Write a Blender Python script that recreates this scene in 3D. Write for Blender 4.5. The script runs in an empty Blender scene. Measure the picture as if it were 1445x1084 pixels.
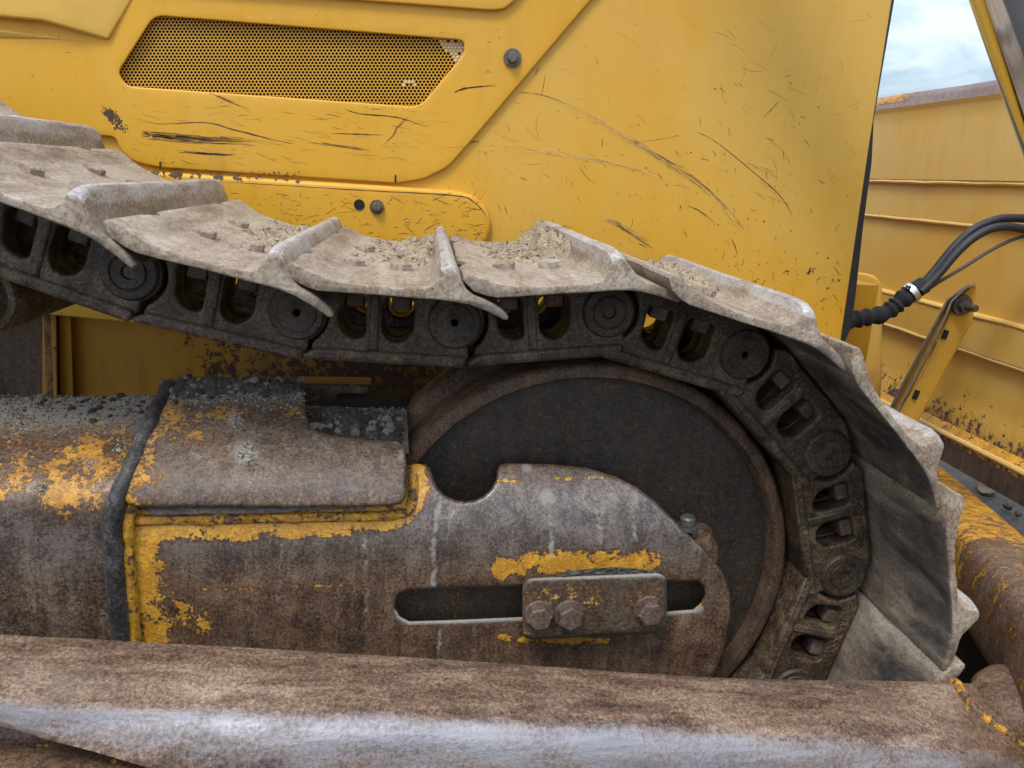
import bpy, bmesh, math, random
import numpy as np
from mathutils import Matrix, Vector, noise as mnoise
from mathutils.geometry import delaunay_2d_cdt, tessellate_polygon

SC = bpy.context.scene
COL = SC.collection
rng = random.Random(7)
nrg = np.random.default_rng(11)

# ------------------------------------------------------------------ camera, world, sun, exposure
F, CX, CY, H = 1085.0, 722.5, 542.0, 1.12
_y = np.array([-.110, .277, -1.0]); _y /= np.linalg.norm(_y)
_u = -.17; _v = (1 - .11 * _u) / .277
_z = -np.array([_u, -_v, -1.0]); _z -= _y * (_z @ _y); _z /= np.linalg.norm(_z)
_x = np.cross(_y, _z)
R = np.stack([_x, _y, _z], 1)                     # camera = R @ world
cam_data = bpy.data.cameras.new('camera'); cam = bpy.data.objects.new('camera', cam_data); COL.objects.link(cam)
cam_data.sensor_fit = 'HORIZONTAL'; cam_data.sensor_width = 36.0; cam_data.lens = 36.0 * F / 1445.0
cam_data.clip_start = .02; cam_data.clip_end = 500
_m = Matrix([list(r) for r in R.T]).to_4x4(); _m.translation = (0, 0, H)
cam.matrix_world = _m
SC.camera = cam

SUN_EL, SUN_AZ = math.radians(58), math.radians(214)     # azimuth clockwise from +Y
world = bpy.data.worlds.new('World'); SC.world = world; world.use_nodes = True
wn, wl = world.node_tree.nodes, world.node_tree.links
wn.clear()
w_out = wn.new('ShaderNodeOutputWorld'); w_bg = wn.new('ShaderNodeBackground'); w_bg.inputs['Strength'].default_value = .13
w_sky = wn.new('ShaderNodeTexSky'); w_sky.sky_type = 'NISHITA'; w_sky.sun_disc = False
w_sky.sun_elevation = SUN_EL; w_sky.sun_rotation = SUN_AZ; w_sky.air_density = 1.2; w_sky.dust_density = 1.5
w_tc = wn.new('ShaderNodeTexCoord'); w_map = wn.new('ShaderNodeMapping'); w_map.inputs['Scale'].default_value = (1, 1, 2.6)
w_no = wn.new('ShaderNodeTexNoise'); w_no.inputs['Scale'].default_value = 2.6; w_no.inputs['Detail'].default_value = 9; w_no.inputs['Roughness'].default_value = .58
w_rp = wn.new('ShaderNodeValToRGB'); w_rp.color_ramp.elements[0].position = .36; w_rp.color_ramp.elements[1].position = .72; w_rp.color_ramp.elements[0].color = (.5, .5, .5, 1)
w_mx = wn.new('ShaderNodeMix'); w_mx.data_type = 'RGBA'
w_sx = wn.new('ShaderNodeSeparateXYZ'); w_gr = wn.new('ShaderNodeMapRange'); w_gr.inputs['From Min'].default_value = .05; w_gr.inputs['From Max'].default_value = .9
w_gr.inputs['To Min'].default_value = .33; w_gr.inputs['To Max'].default_value = 1.45
w_cl = wn.new('ShaderNodeVectorMath'); w_cl.operation = 'SCALE'; w_cl.inputs[0].default_value = (7.6, 8.5, 9.4)
wl.new(w_tc.outputs['Generated'], w_sx.inputs[0]); wl.new(w_sx.outputs['Z'], w_gr.inputs['Value']); w_n2 = wn.new('ShaderNodeTexNoise'); w_n2.inputs['Scale'].default_value = 6.5; w_n2.inputs['Detail'].default_value = 8; w_n2.inputs['Roughness'].default_value = .55; w_n2.inputs['Distortion'].default_value = .4
w_r2 = wn.new('ShaderNodeValToRGB'); w_r2.color_ramp.elements[0].position = .43; w_r2.color_ramp.elements[1].position = .62
w_r2.color_ramp.elements[0].color = (3.6, 4.7, 6.4, 1); w_r2.color_ramp.elements[1].color = (10.2, 10.2, 10.2, 1)
wl.new(w_map.outputs[0], w_n2.inputs['Vector']); wl.new(w_n2.outputs['Fac'], w_r2.inputs[0]); wl.new(w_r2.outputs[0], w_cl.inputs[0])
wl.new(w_gr.outputs[0], w_cl.inputs['Scale']); wl.new(w_cl.outputs[0], w_mx.inputs[7])
wl.new(w_tc.outputs['Generated'], w_map.inputs['Vector']); wl.new(w_map.outputs[0], w_no.inputs['Vector'])
wl.new(w_no.outputs['Fac'], w_rp.inputs[0]); wl.new(w_rp.outputs[0], w_mx.inputs[0])
wl.new(w_sky.outputs[0], w_mx.inputs[6]); wl.new(w_mx.outputs[2], w_bg.inputs['Color']); wl.new(w_bg.outputs[0], w_out.inputs['Surface'])

sun_d = bpy.data.lights.new('sun', 'SUN'); sun_d.energy = 1.2; sun_d.angle = math.radians(14); sun_d.color = (1, .96, .9)
sun = bpy.data.objects.new('sun', sun_d); COL.objects.link(sun); sun.location = (0, -3, 6)
_d = Vector((math.sin(SUN_AZ) * math.cos(SUN_EL), math.cos(SUN_AZ) * math.cos(SUN_EL), math.sin(SUN_EL)))
sun.rotation_euler = _d.to_track_quat('Z', 'Y').to_euler()
SC.view_settings.view_transform = 'Standard'; SC.view_settings.look = 'None'
SC.view_settings.gamma = 1; SC.view_settings.use_curve_mapping = False; SC.view_settings.exposure = .83
SC.render.engine = 'CYCLES'
SC.cycles.max_bounces = 6; SC.cycles.use_denoising = True; SC.cycles.denoiser = 'OPENIMAGEDENOISE'; SC.cycles.denoising_input_passes = 'RGB_ALBEDO_NORMAL'; SC.cycles.denoising_prefilter = 'ACCURATE'

# ------------------------------------------------------------------ pixel rays -> points on the machine's planes
def rays(px, py):
    px, py = np.broadcast_arrays(np.asarray(px, float), np.asarray(py, float))
    c = np.stack([(px - CX) / F, -(py - CY) / F, -np.ones_like(px)], -1)
    return c @ R
def at(px, py, Y):
    r = rays(px, py); k = np.asarray(Y, float) / r[..., 1]
    p = r * k[..., None]; p[..., 2] += H
    return p
def atX(px, py, X):
    r = rays(px, py); k = X / r[..., 0]
    p = r * k[..., None]; p[..., 2] += H
    return p

# ------------------------------------------------------------------ objects
def link(name, me, mat=None, parent=None, smooth=35, **props):
    if mat is not None and not len(me.materials): me.materials.append(mat)
    if smooth:
        me.shade_smooth(); me.set_sharp_from_angle(angle=math.radians(smooth))
    o = bpy.data.objects.new(name, me); COL.objects.link(o)
    if parent is not None: o.parent = parent
    for k, v in props.items(): o[k] = v
    return o
def thing(name, label, category, group=None, loc=(0, 0, 0)):
    o = bpy.data.objects.new(name, None); COL.objects.link(o); o.location = loc
    o.empty_display_size = .1
    o['label'] = label; o['category'] = category
    if group: o['group'] = group
    return o
def copy_of(o, parent):
    c = o.copy(); COL.objects.link(c); c.parent = parent
    return c
def mesh(name, v, f, fix=True):
    me = bpy.data.meshes.new(name); me.from_pydata([tuple(map(float, p)) for p in v], [], [tuple(map(int, q)) for q in f])
    if fix:
        bm = bmesh.new(); bm.from_mesh(me); bmesh.ops.recalc_face_normals(bm, faces=bm.faces); bm.to_mesh(me); bm.free()
    me.update()
    return me
def set_attr(me, name, vals):
    a = me.attributes.new(name, 'FLOAT', 'POINT'); a.data.foreach_set('value', np.clip(np.asarray(vals, np.float32), 0, 1))
def join_mesh(parts, name):
    V, Fc, n = [], [], 0
    for v, f in parts:
        V += [tuple(p) for p in v]; Fc += [tuple(i + n for i in q) for q in f]; n += len(v)
    return V, Fc

# ------------------------------------------------------------------ outline -> dense plate with rounded rims
def resample(loop, step):
    out = []
    for (a, b) in zip(loop, loop[1:] + loop[:1]):
        a, b = np.array(a, float), np.array(b, float)
        n = max(1, int(math.ceil(np.linalg.norm(b - a) / step)))
        out += [a + (b - a) * k / n for k in range(n)]
    return np.array(out)
def round_corners(loop, r, n=5):
    out = []; L = len(loop)
    for i in range(L):
        p0, p, p1 = (np.array(loop[j % L], float) for j in (i - 1, i, i + 1))
        a, b = p0 - p, p1 - p; la, lb = np.linalg.norm(a), np.linalg.norm(b)
        rr = min(r, la * .45, lb * .45); a = p + a / la * rr; b = p + b / lb * rr
        for k in range(n + 1):
            t = k / n; out.append(tuple((1 - t) ** 2 * a + 2 * t * (1 - t) * p + t * t * b))
    return out
def inside(pts, loops):
    c = np.zeros(len(pts), bool); x, y = pts[:, 0], pts[:, 1]
    for lp in loops:
        A, B = lp, np.roll(lp, -1, 0)
        for (x0, y0), (x1, y1) in zip(A, B):
            if y0 == y1: continue
            m = (y0 > y) != (y1 > y)
            c ^= m & (x < (x1 - x0) * (y - y0) / (y1 - y0) + x0)
    return c
def dist_loops(pts, loops):
    d = np.full(len(pts), 1e9)
    for lp in loops:
        A, B = lp, np.roll(lp, -1, 0)
        for a, b in zip(A, B):
            ab = b - a; L = ab @ ab
            t = np.clip(((pts - a) @ ab) / max(L, 1e-12), 0, 1)
            d = np.minimum(d, ((pts - a - t[:, None] * ab) ** 2).sum(1))
    return np.sqrt(d)
def sheet(name, loops, fn, bevel=3., thick=12., res=8., attrs=None, edge=None, back=False):
    """loops in plan units (outer first, then holes); fn(u, v, depth) -> points; rim rounded by `bevel`."""
    edge = edge or max(res * .6, 2.)
    L = [resample(l, edge) for l in loops]
    allp = list(np.concatenate(L)); edges = []; n = 0
    for l in L:
        edges += [(n + i, n + (i + 1) % len(l)) for i in range(len(l))]; n += len(l)
    nb = n
    if bevel > 0:
        for k in (.12, .35, .65, 1.):
            dd = bevel * k
            for l in L:
                t = np.roll(l, -1, 0) - np.roll(l, 1, 0); nn = np.stack([-t[:, 1], t[:, 0]], 1); nn /= np.linalg.norm(nn, axis=1)[:, None] + 1e-9
                q = np.concatenate([l + nn * dd, l - nn * dd])
                q = q[inside(q, L)]
                if len(q): q = q[dist_loops(q, L) > dd * .93]
                allp += list(q)
    u0, v0 = L[0].min(0); u1, v1 = L[0].max(0)
    gu, gv = np.meshgrid(np.arange(u0, u1, res), np.arange(v0, v1, res * .87))
    gu = gu + (np.arange(gu.shape[0]) % 2)[:, None] * res * .5
    g = np.stack([gu.ravel(), gv.ravel()], 1) + nrg.normal(0, res * .06, (gu.size, 2))
    g = g[inside(g, L)]
    if len(g): g = g[dist_loops(g, L) > bevel + res * .35]
    allp += list(g)
    V2, E2, F2, *_ = delaunay_2d_cdt([Vector(p) for p in allp], edges, [], 0, 1e-6)
    P = np.array([tuple(p) for p in V2]); T = np.array([f for f in F2 if len(f) == 3])
    T = T[inside(P[T].mean(1), L)]
    d = dist_loops(P, L)
    h = np.where(d < bevel, bevel - np.sqrt(np.maximum(bevel ** 2 - (bevel - np.minimum(d, bevel)) ** 2, 0)), 0) if bevel > 0 else np.zeros(len(P))
    V = list(fn(P[:, 0], P[:, 1], h)); Fc = [tuple(t) for t in T]
    # wall: boundary edges of the triangulation
    cnt = {}
    for t in T:
        for a, b in ((t[0], t[1]), (t[1], t[2]), (t[2], t[0])):
            cnt.setdefault((min(a, b), max(a, b)), []).append((a, b))
    be = [v[0] for v in cnt.values() if len(v) == 1]
    bi = sorted({i for e in be for i in e}); base = len(V); mp = {i: base + k for k, i in enumerate(bi)}
    Pb = P[bi]; V += list(fn(Pb[:, 0], Pb[:, 1], np.full(len(bi), float(thick))))
    for a, b in be: Fc.append((b, a, mp[a], mp[b]))
    me = mesh(name, V, Fc)
    if attrs:
        U = np.concatenate([P, Pb])
        for k, fa in attrs.items(): set_attr(me, k, fa(U[:, 0], U[:, 1]))
    return me
def planar(Y, px=.001, extra=None):
    """plan = photo pixels on the plane y = Y; depth unit ~ 1 px at that distance"""
    def fn(u, v, d):
        y = (Y(u, v) if callable(Y) else np.full(np.shape(u), float(Y)))
        return at(u, v, y + np.asarray(d) * px)
    return fn

def blob(u, v, cx, cy, rx, ry, p=1.): return np.clip(1 - np.sqrt(((u - cx) / rx) ** 2 + ((v - cy) / ry) ** 2), 0, 1) ** p
def segs(u, v, pts, w):
    P = np.stack([u, v], 1); d = np.full(len(P), 1e9)
    for a, b in zip(pts, pts[1:]):
        a, b = np.array(a, float), np.array(b, float); ab = b - a
        t = np.clip(((P - a) @ ab) / (ab @ ab), 0, 1); d = np.minimum(d, np.sqrt(((P - a - t[:, None] * ab) ** 2).sum(1)))
    return np.clip(1 - d / w, 0, 1)
def smooth01(x, a, b): t = np.clip((x - a) / (b - a), 0, 1); return t * t * (3 - 2 * t)

# ------------------------------------------------------------------ simple solids
def loft(name, rings, close=True, caps=True):
    V = [p for r in rings for p in r]; n = len(rings[0]); Fc = []
    for i in range(len(rings) - 1):
        for j in range(n if close else n - 1):
            a, b = i * n + j, i * n + (j + 1) % n
            Fc.append((a, b, b + n, a + n))
    if caps and close:
        Fc.append(tuple(range(n))); Fc.append(tuple(range((len(rings) - 1) * n, len(rings) * n)))
    return V, Fc
def tube(path, r, n=12, caps=True, wob=0., up=None):
    path = [np.array(p, float) for p in path]; rings = []
    rr = r if hasattr(r, '__len__') else [r] * len(path)
    prev = None
    for i, p in enumerate(path):
        t = path[min(i + 1, len(path) - 1)] - path[max(i - 1, 0)]; t /= np.linalg.norm(t) + 1e-12
        if prev is None:
            a = np.array([0, 0, 1.]) if abs(t[2]) < .9 else np.array([1., 0, 0])
        else: a = prev
        a = a - t * (a @ t); a /= np.linalg.norm(a); b = np.cross(t, a); prev = a
        rings.append([p + (a * math.cos(2 * math.pi * k / n) + b * math.sin(2 * math.pi * k / n)) * rr[i] * (1 + wob * rng.uniform(-1, 1)) for k in range(n)])
    return loft('', rings, True, caps)
def catmull(pts, n=8):
    P = [np.array(p, float) for p in pts]; P = [2 * P[0] - P[1]] + P + [2 * P[-1] - P[-2]]; out = []
    for i in range(1, len(P) - 2):
        for k in range(n):
            t = k / n
            out.append(.5 * ((2 * P[i]) + (-P[i - 1] + P[i + 1]) * t + (2 * P[i - 1] - 5 * P[i] + 4 * P[i + 1] - P[i + 2]) * t * t + (-P[i - 1] + 3 * P[i] - 3 * P[i + 1] + P[i + 2]) * t ** 3))
    return out + [P[-2]]
def lathe_y(prof, n=48, c=(0, 0, 0)):
    """profile [(radius, y)] turned about the y axis through c"""
    rings = [[(c[0] + r * math.cos(2 * math.pi * k / n), c[1] + y, c[2] + r * math.sin(2 * math.pi * k / n)) for k in range(n)] for r, y in prof]
    return loft('', rings, True, True)
def box(c, s, bev=0.):
    bm = bmesh.new(); bmesh.ops.create_cube(bm, size=1)
    bmesh.ops.scale(bm, vec=s, verts=bm.verts); bmesh.ops.translate(bm, vec=c, verts=bm.verts)
    if bev: bmesh.ops.bevel(bm, geom=bm.edges[:], offset=bev, segments=3, affect='EDGES', profile=.6)
    v = [tuple(x.co) for x in bm.verts]; bm.verts.index_update(); f = [tuple(x.index for x in q.verts) for q in bm.faces]; bm.free()
    return v, f
def hexhead(r, h, chamfer=.25, rot=0.):
    """hex bolt head along +z with a washer face"""
    def hx(rad, z): return [(rad * math.cos(rot + k * math.pi / 3), rad * math.sin(rot + k * math.pi / 3), z) for k in range(6)]
    def ci(rad, z): return [(rad * math.cos(rot + k * math.pi / 3), rad * math.sin(rot + k * math.pi / 3), z) for k in range(6)]
    bm = bmesh.new()
    rings = [hx(r, 0), hx(r, h * .8), ci(r * .86, h * .97), ci(r * .45, h)]
    v, f = loft('', rings, True, True)
    return v, f
def orient(v, M): return [tuple(M @ Vector(p)) for p in v]
FACE_CAM = Matrix(((1, 0, 0), (0, 0, -1), (0, 1, 0)))     # local +z -> world -y
def plate_curve(loops, half, bevel, res=2):
    cu = bpy.data.curves.new('tmp', 'CURVE'); cu.dimensions = '2D'; cu.fill_mode = 'BOTH'
    cu.extrude = max(half - bevel, 0); cu.bevel_depth = bevel; cu.bevel_resolution = res; cu.offset = -bevel
    for l in loops:
        s = cu.splines.new('POLY'); s.points.add(len(l) - 1)
        for p, q in zip(s.points, l): p.co = (q[0], q[1], 0, 1)
        s.use_cyclic_u = True
    ob = bpy.data.objects.new('tmp', cu); COL.objects.link(ob)
    dg = bpy.context.evaluated_depsgraph_get(); me = bpy.data.meshes.new_from_object(ob.evaluated_get(dg))
    v = [tuple(x.co) for x in me.vertices]; f = [tuple(p.vertices) for p in me.polygons]
    bpy.data.objects.remove(ob); bpy.data.curves.remove(cu); bpy.data.meshes.remove(me)
    return v, f
def text_mesh(txt, size, depth):
    cu = bpy.data.curves.new('tmp', 'FONT'); cu.body = txt; cu.size = size; cu.extrude = depth; cu.bevel_depth = .0004; cu.align_x = 'CENTER'; cu.offset = .0004
    ob = bpy.data.objects.new('tmp', cu); COL.objects.link(ob)
    dg = bpy.context.evaluated_depsgraph_get(); me = bpy.data.meshes.new_from_object(ob.evaluated_get(dg))
    v = [tuple(x.co) for x in me.vertices]; f = [tuple(p.vertices) for p in me.polygons]
    bpy.data.objects.remove(ob); bpy.data.curves.remove(cu); bpy.data.meshes.remove(me)
    return v, f

# ------------------------------------------------------------------ materials
class NT:
    def __init__(s, name):
        s.m = bpy.data.materials.new(name); s.m.use_nodes = True; s.t = s.m.node_tree; s.n = s.t.nodes; s.l = s.t.links
        s.b = s.n['Principled BSDF']
        tc = s.n.new('ShaderNodeTexCoord'); oi = s.n.new('ShaderNodeObjectInfo')
        mu = s.math('MULTIPLY', oi.outputs['Random'], 37.)
        va = s.n.new('ShaderNodeVectorMath'); va.operation = 'ADD'; s.l.new(tc.outputs['Object'], va.inputs[0]); s.l.new(mu, va.inputs[1])
        s.co = va.outputs[0]; s.rand = oi.outputs['Random']
    def put(s, sock, val):
        if isinstance(val, bpy.types.NodeSocket): s.l.new(val, sock)
        else: sock.default_value = val
    def math(s, op, a, b=0., c=0., clamp=False):
        n = s.n.new('ShaderNodeMath'); n.operation = op; n.use_clamp = clamp
        for i, q in enumerate((a, b, c)): s.put(n.inputs[i], q)
        return n.outputs[0]
    def noise(s, scale, detail=6, rough=.6, stretch=None, dist=0.):
        n = s.n.new('ShaderNodeTexNoise'); n.inputs['Scale'].default_value = scale; n.inputs['Detail'].default_value = detail; n.inputs['Roughness'].default_value = rough
        n.inputs['Distortion'].default_value = dist
        co = s.co
        if stretch:
            mp = s.n.new('ShaderNodeMapping'); mp.inputs['Scale'].default_value = stretch; s.l.new(co, mp.inputs['Vector']); co = mp.outputs[0]
        s.l.new(co, n.inputs['Vector']); return n.outputs['Fac']
    def attr(s, name):
        n = s.n.new('ShaderNodeAttribute'); n.attribute_name = name; return n.outputs['Fac']
    def upness(s):
        g = s.n.new('ShaderNodeNewGeometry'); x = s.n.new('ShaderNodeSeparateXYZ'); s.l.new(g.outputs['Normal'], x.inputs[0]); return x.outputs['Z']
    def ramp(s, fac, stops):
        n = s.n.new('ShaderNodeValToRGB'); e = n.color_ramp.elements
        while len(e) < len(stops): e.new(.5)
        for q, (p, c) in zip(e, stops): q.position = p; q.color = (*c, 1) if len(c) == 3 else c
        s.l.new(fac, n.inputs[0]); return n.outputs[0]
    def step(s, val, a, b):
        n = s.n.new('ShaderNodeMapRange'); n.interpolation_type = 'SMOOTHSTEP'
        n.inputs['From Min'].default_value = a; n.inputs['From Max'].default_value = b; s.put(n.inputs['Value'], val); return n.outputs[0]
    def mix(s, fac, a, b):
        n = s.n.new('ShaderNodeMix'); n.data_type = 'RGBA'; s.put(n.inputs[0], fac)
        for sock, val in ((n.inputs[6], a), (n.inputs[7], b)): s.put(sock, (*val, 1) if isinstance(val, tuple) and len(val) == 3 else val)
        return n.outputs[2]
    def lerp(s, fac, a, b):
        n = s.n.new('ShaderNodeMix'); s.put(n.inputs[0], fac); s.put(n.inputs[2], a); s.put(n.inputs[3], b); return n.outputs[0]
    def bump(s, h, strength, dist, prev=None):
        n = s.n.new('ShaderNodeBump'); n.inputs['Strength'].default_value = strength; n.inputs['Distance'].default_value = dist
        s.l.new(h, n.inputs['Height'])
        if prev is not None: s.l.new(prev, n.inputs['Normal'])
        return n.outputs[0]

YEL = (.65, .33, .014); YEL_D = (.42, .215, .02)
DUST = (.30, .265, .22)

def mat_worn(name, c0, c1, c2, scale=14., rough=.75, metal=0., paint=(.70, .37, .02), pgain=1.0, pk=.9, dust=.0, dust_col=DUST, polish_col=(.34, .35, .38), stretch=None, bump=.6, fine=220., spec=.5, speck=.0, base_paint=0., dustup=.0, pscale=None, blotch=.34, streaky=.35, streak_dir=(1, 1, .10), grainy=.8):
    k = NT(name)
    big = k.noise(scale * .35, 5, .6, stretch); mid = k.noise(scale, 9, .68, stretch, .4); fin = k.noise(fine, 5, .7); pit = k.noise(fine * .35, 4, .6)
    grain = k.noise(fine * 1.9, 3, .75); streak = k.noise(52, 7, .68, streak_dir)
    f = k.math('ADD', k.math('ADD', k.math('MULTIPLY_ADD', mid, blotch, .5 - .5 * blotch), k.math('MULTIPLY_ADD', big, blotch, -.5 * blotch)),
               k.math('ADD', k.math('MULTIPLY_ADD', fin, .55, -.275), k.math('ADD', k.math('MULTIPLY_ADD', grain, .62 * grainy, -.31 * grainy), k.math('MULTIPLY_ADD', streak, streaky, -.5 * streaky))))
    col = k.ramp(f, [(.37, c0), (.50, c1), (.68, c2)])
    # rust-orange freckles
    rs = k.step(k.math('ADD', k.math('MULTIPLY', k.noise(scale * 2.2, 8, .72), .75), k.math('MULTIPLY', fin, .3)), .555, .66)
    col = k.mix(k.math('MULTIPLY', rs, .45 + speck), col, (.17, .068, .028))
    # pale scuffs
    sc = k.step(k.math('ADD', k.math('MULTIPLY', k.noise(scale * 3.1, 10, .75, stretch), .7), k.math('MULTIPLY', pit, .35)), 0.60, .73)
    col = k.mix(k.math('MULTIPLY', sc, .38), col, tuple(min(1, x * 1.25) for x in c2))
    ro = k.lerp(mid, rough - .12, rough + .12)
    # dark worn faces
    wv = k.step(k.math('ADD', k.attr('wear'), k.math('MULTIPLY', k.math('SUBTRACT', k.math('ADD', k.math('MULTIPLY', k.noise(17, 10, .74, (1, .5, 1), .8), .8), k.math('MULTIPLY', fin, .2)), .5), 3.2)), -.05, 1.0)
    col = k.mix(wv, col, k.mix(k.step(sc, .0, .9), (.040, .042, .045), (.125, .122, .11))); ro = k.lerp(wv, ro, .5)
    # polish
    po = k.step(k.math('ADD', k.attr('polish'), k.math('MULTIPLY', k.math('SUBTRACT', k.math('ADD', k.math('MULTIPLY', mid, .6), k.math('MULTIPLY', fin, .4)), .5), 1.6)), .22, .88)
    pscr = k.noise(150, 5, .7, (.035, 1, 1))
    col = k.mix(po, col, k.mix(k.step(pscr, .35, .65), tuple(x * .84 for x in polish_col), tuple(x * 1.12 for x in polish_col))); ro = k.lerp(po, ro, k.lerp(k.step(pscr, .3, .7), .36, .50)); me = k.lerp(po, metal, .5)
    sh = k.attr('sheen'); ro = k.lerp(sh, ro, .33); me = k.lerp(sh, me, .45); col = k.mix(k.math('MULTIPLY', sh, .55), col, k.mix(k.step(f, .40, .62), (.10, .092, .088), (.24, .23, .225)))  # sky sheen on upturned bends mixed in as paler grey, besides lower roughness
    # paint left on the metal
    pn = k.math('ADD', k.math('MULTIPLY', k.noise(pscale or 30, 10, .76, None, .6), .50), k.math('ADD', k.math('MULTIPLY', pit, .28), k.math('MULTIPLY', fin, .24)))
    pa = k.math('ADD', k.math('MULTIPLY', k.attr('paint'), pgain), base_paint + (.3 if base_paint else 0)); pgate = k.step(pa, .03, .42)
    pv = k.math('ADD', k.math('SUBTRACT', pa, .3 if base_paint else 0.), k.math('MULTIPLY', pgate, k.math('MULTIPLY', k.math('SUBTRACT', pn, .5), pk * 4.6)))
    pm = k.math('MULTIPLY', k.step(pv, .44, .60), k.lerp(k.step(grain, .36, .50), .45, 1.))
    pcol = k.mix(k.step(k.math('ADD', k.math('MULTIPLY', mid, .6), k.math('MULTIPLY', fin, .4)), .44, .6), tuple(x * y for x, y in zip(paint, (.66, .55, .5))), paint)
    rim = k.math('SUBTRACT', k.step(pv, .10, .46), pm, clamp=True)
    col = k.mix(k.math('MULTIPLY', rim, .75), col, k.mix(k.step(fin, .42, .6), (.055, .024, .012), (.17, .075, .026)))
    col = k.mix(pm, col, pcol); ro = k.lerp(pm, ro, .5); me = k.lerp(pm, me, 0.)
    # dust: painted mask plus what settles on upward faces
    up = k.upness(); dn = k.math('SUBTRACT', k.math('ADD', k.math('MULTIPLY', k.noise(scale * 1.3, 8, .7), .45), k.math('ADD', k.math('MULTIPLY', fin, .3), k.math('MULTIPLY', grain, .25))), .5)
    dv = k.math('ADD', k.math('ADD', k.math('MULTIPLY', k.attr('dirt'), 1.0), k.math('MULTIPLY', k.step(up, .15, .95), dustup)), k.math('ADD', dust, k.math('MULTIPLY', dn, 1.0)))
    dm = k.step(dv, .25, .95)
    dcol = k.mix(fin, tuple(x * .7 for x in dust_col), tuple(min(1, x * 1.3) for x in dust_col))
    col = k.mix(dm, col, dcol); ro = k.lerp(dm, ro, .92); me = k.lerp(dm, me, 0.)
    # dried drips and splats
    dr = k.step(k.math('ADD', k.attr('drip'), k.math('MULTIPLY', k.math('SUBTRACT', k.math('ADD', k.math('MULTIPLY', pit, .5), k.math('MULTIPLY', fin, .5)), .5), .8)), .30, .80)
    col = k.mix(k.math('MULTIPLY', dr, .62), col, (.36, .34, .30)); ro = k.lerp(dr, ro, .9); me = k.lerp(dr, me, 0.)
    k.put(k.b.inputs['Base Color'], col); k.put(k.b.inputs['Roughness'], ro); k.put(k.b.inputs['Metallic'], me)
    k.b.inputs['Specular IOR Level'].default_value = spec
    hh = k.math('ADD', k.math('MULTIPLY', mid, .6), k.math('ADD', k.math('MULTIPLY', pit, .35), k.math('ADD', k.math('MULTIPLY', pm, .25), k.math('ADD', k.math('MULTIPLY', dm, .3), k.math('MULTIPLY', fin, .25)))))
    hh = k.math('MULTIPLY', hh, k.lerp(k.math('MAXIMUM', po, k.attr('sheen')), 1., .25))
    k.put(k.b.inputs['Normal'], k.bump(hh, bump, .004))
    return k.m

def mat_paint(name, base=YEL, fade=(.63, .375, .065), grime=.35, rough=.42, chips=.5, rustlow=True):
    k = NT(name)
    big = k.noise(2.2, 4, .55); mid = k.noise(11, 8, .65); fin = k.noise(240, 4, .65); st = k.noise(26, 6, .65, (1, 1, .18)); st2 = k.noise(30, 6, .7, (.12, 1, 1))
    f = k.math('ADD', k.math('MULTIPLY', big, .75), k.math('MULTIPLY', mid, .3))
    col = k.mix(k.math('MULTIPLY', k.step(k.math('ADD', f, k.math('MULTIPLY', k.attr('fade'), .5)), .45, .9), 1.), base, fade)
    col = k.mix(k.math('MULTIPLY', k.step(st, .45, .8), grime), col, tuple(x * .72 for x in base))
    col = k.mix(k.math('MULTIPLY', k.step(st2, .55, .8), grime * .5), col, tuple(min(1, x * 1.12 + .03) for x in base))
    gr = k.step(k.math('ADD', k.attr('grime'), k.math('MULTIPLY', k.math('SUBTRACT', k.math('ADD', k.math('MULTIPLY', mid, .55), k.math('MULTIPLY', st, .45)), .5), 1.5)), .25, .9)
    col = k.mix(k.math('MULTIPLY', gr, .8), col, (.17, .095, .03))
    # chips to primer and rust
    cn = k.math('ADD', k.math('MULTIPLY', k.noise(60, 5, .6), .6), k.math('ADD', k.math('MULTIPLY', fin, .2), k.math('MULTIPLY', k.noise(9, 3, .6), .25)))
    cv = k.math('ADD', cn, k.math('ADD', k.math('MULTIPLY', k.attr('chip'), .30), (chips - .5) * .2))
    cm = k.step(cv, .715, .735)
    col = k.mix(cm, col, k.mix(fin, (.035, .022, .018), (.12, .06, .035)))
    ro = k.lerp(mid, rough - .06, rough + .16); ro = k.lerp(cm, ro, .8); ro = k.lerp(gr, ro, .75)
    k.put(k.b.inputs['Base Color'], col); k.put(k.b.inputs['Roughness'], ro)
    h = k.math('ADD', k.math('MULTIPLY', big, 1.3), k.math('ADD', k.math('MULTIPLY', fin, .02), k.math('MULTIPLY', cm, -.12)))
    k.put(k.b.inputs['Normal'], k.bump(h, .35, .006))
    return k.m
def mat_flat(name, c, rough=.7, metal=0., var=.35, scale=60., bump=.2, spec=.5):
    k = NT(name); n = k.noise(scale, 6, .65); f = k.noise(scale * 5, 4, .6)
    k.put(k.b.inputs['Base Color'], k.mix(k.step(k.math('ADD', k.math('MULTIPLY', n, .7), k.math('MULTIPLY', f, .3)), .3, .7), tuple(x * (1 - var) for x in c), tuple(min(1, x * (1 + var)) for x in c)))
    k.put(k.b.inputs['Roughness'], k.lerp(n, max(.03, rough - .1), min(1, rough + .1))); k.b.inputs['Metallic'].default_value = metal
    k.b.inputs['Specular IOR Level'].default_value = spec
    if bump: k.put(k.b.inputs['Normal'], k.bump(k.math('ADD', n, k.math('MULTIPLY', f, .5)), bump, .003))
    return k.m

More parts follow.
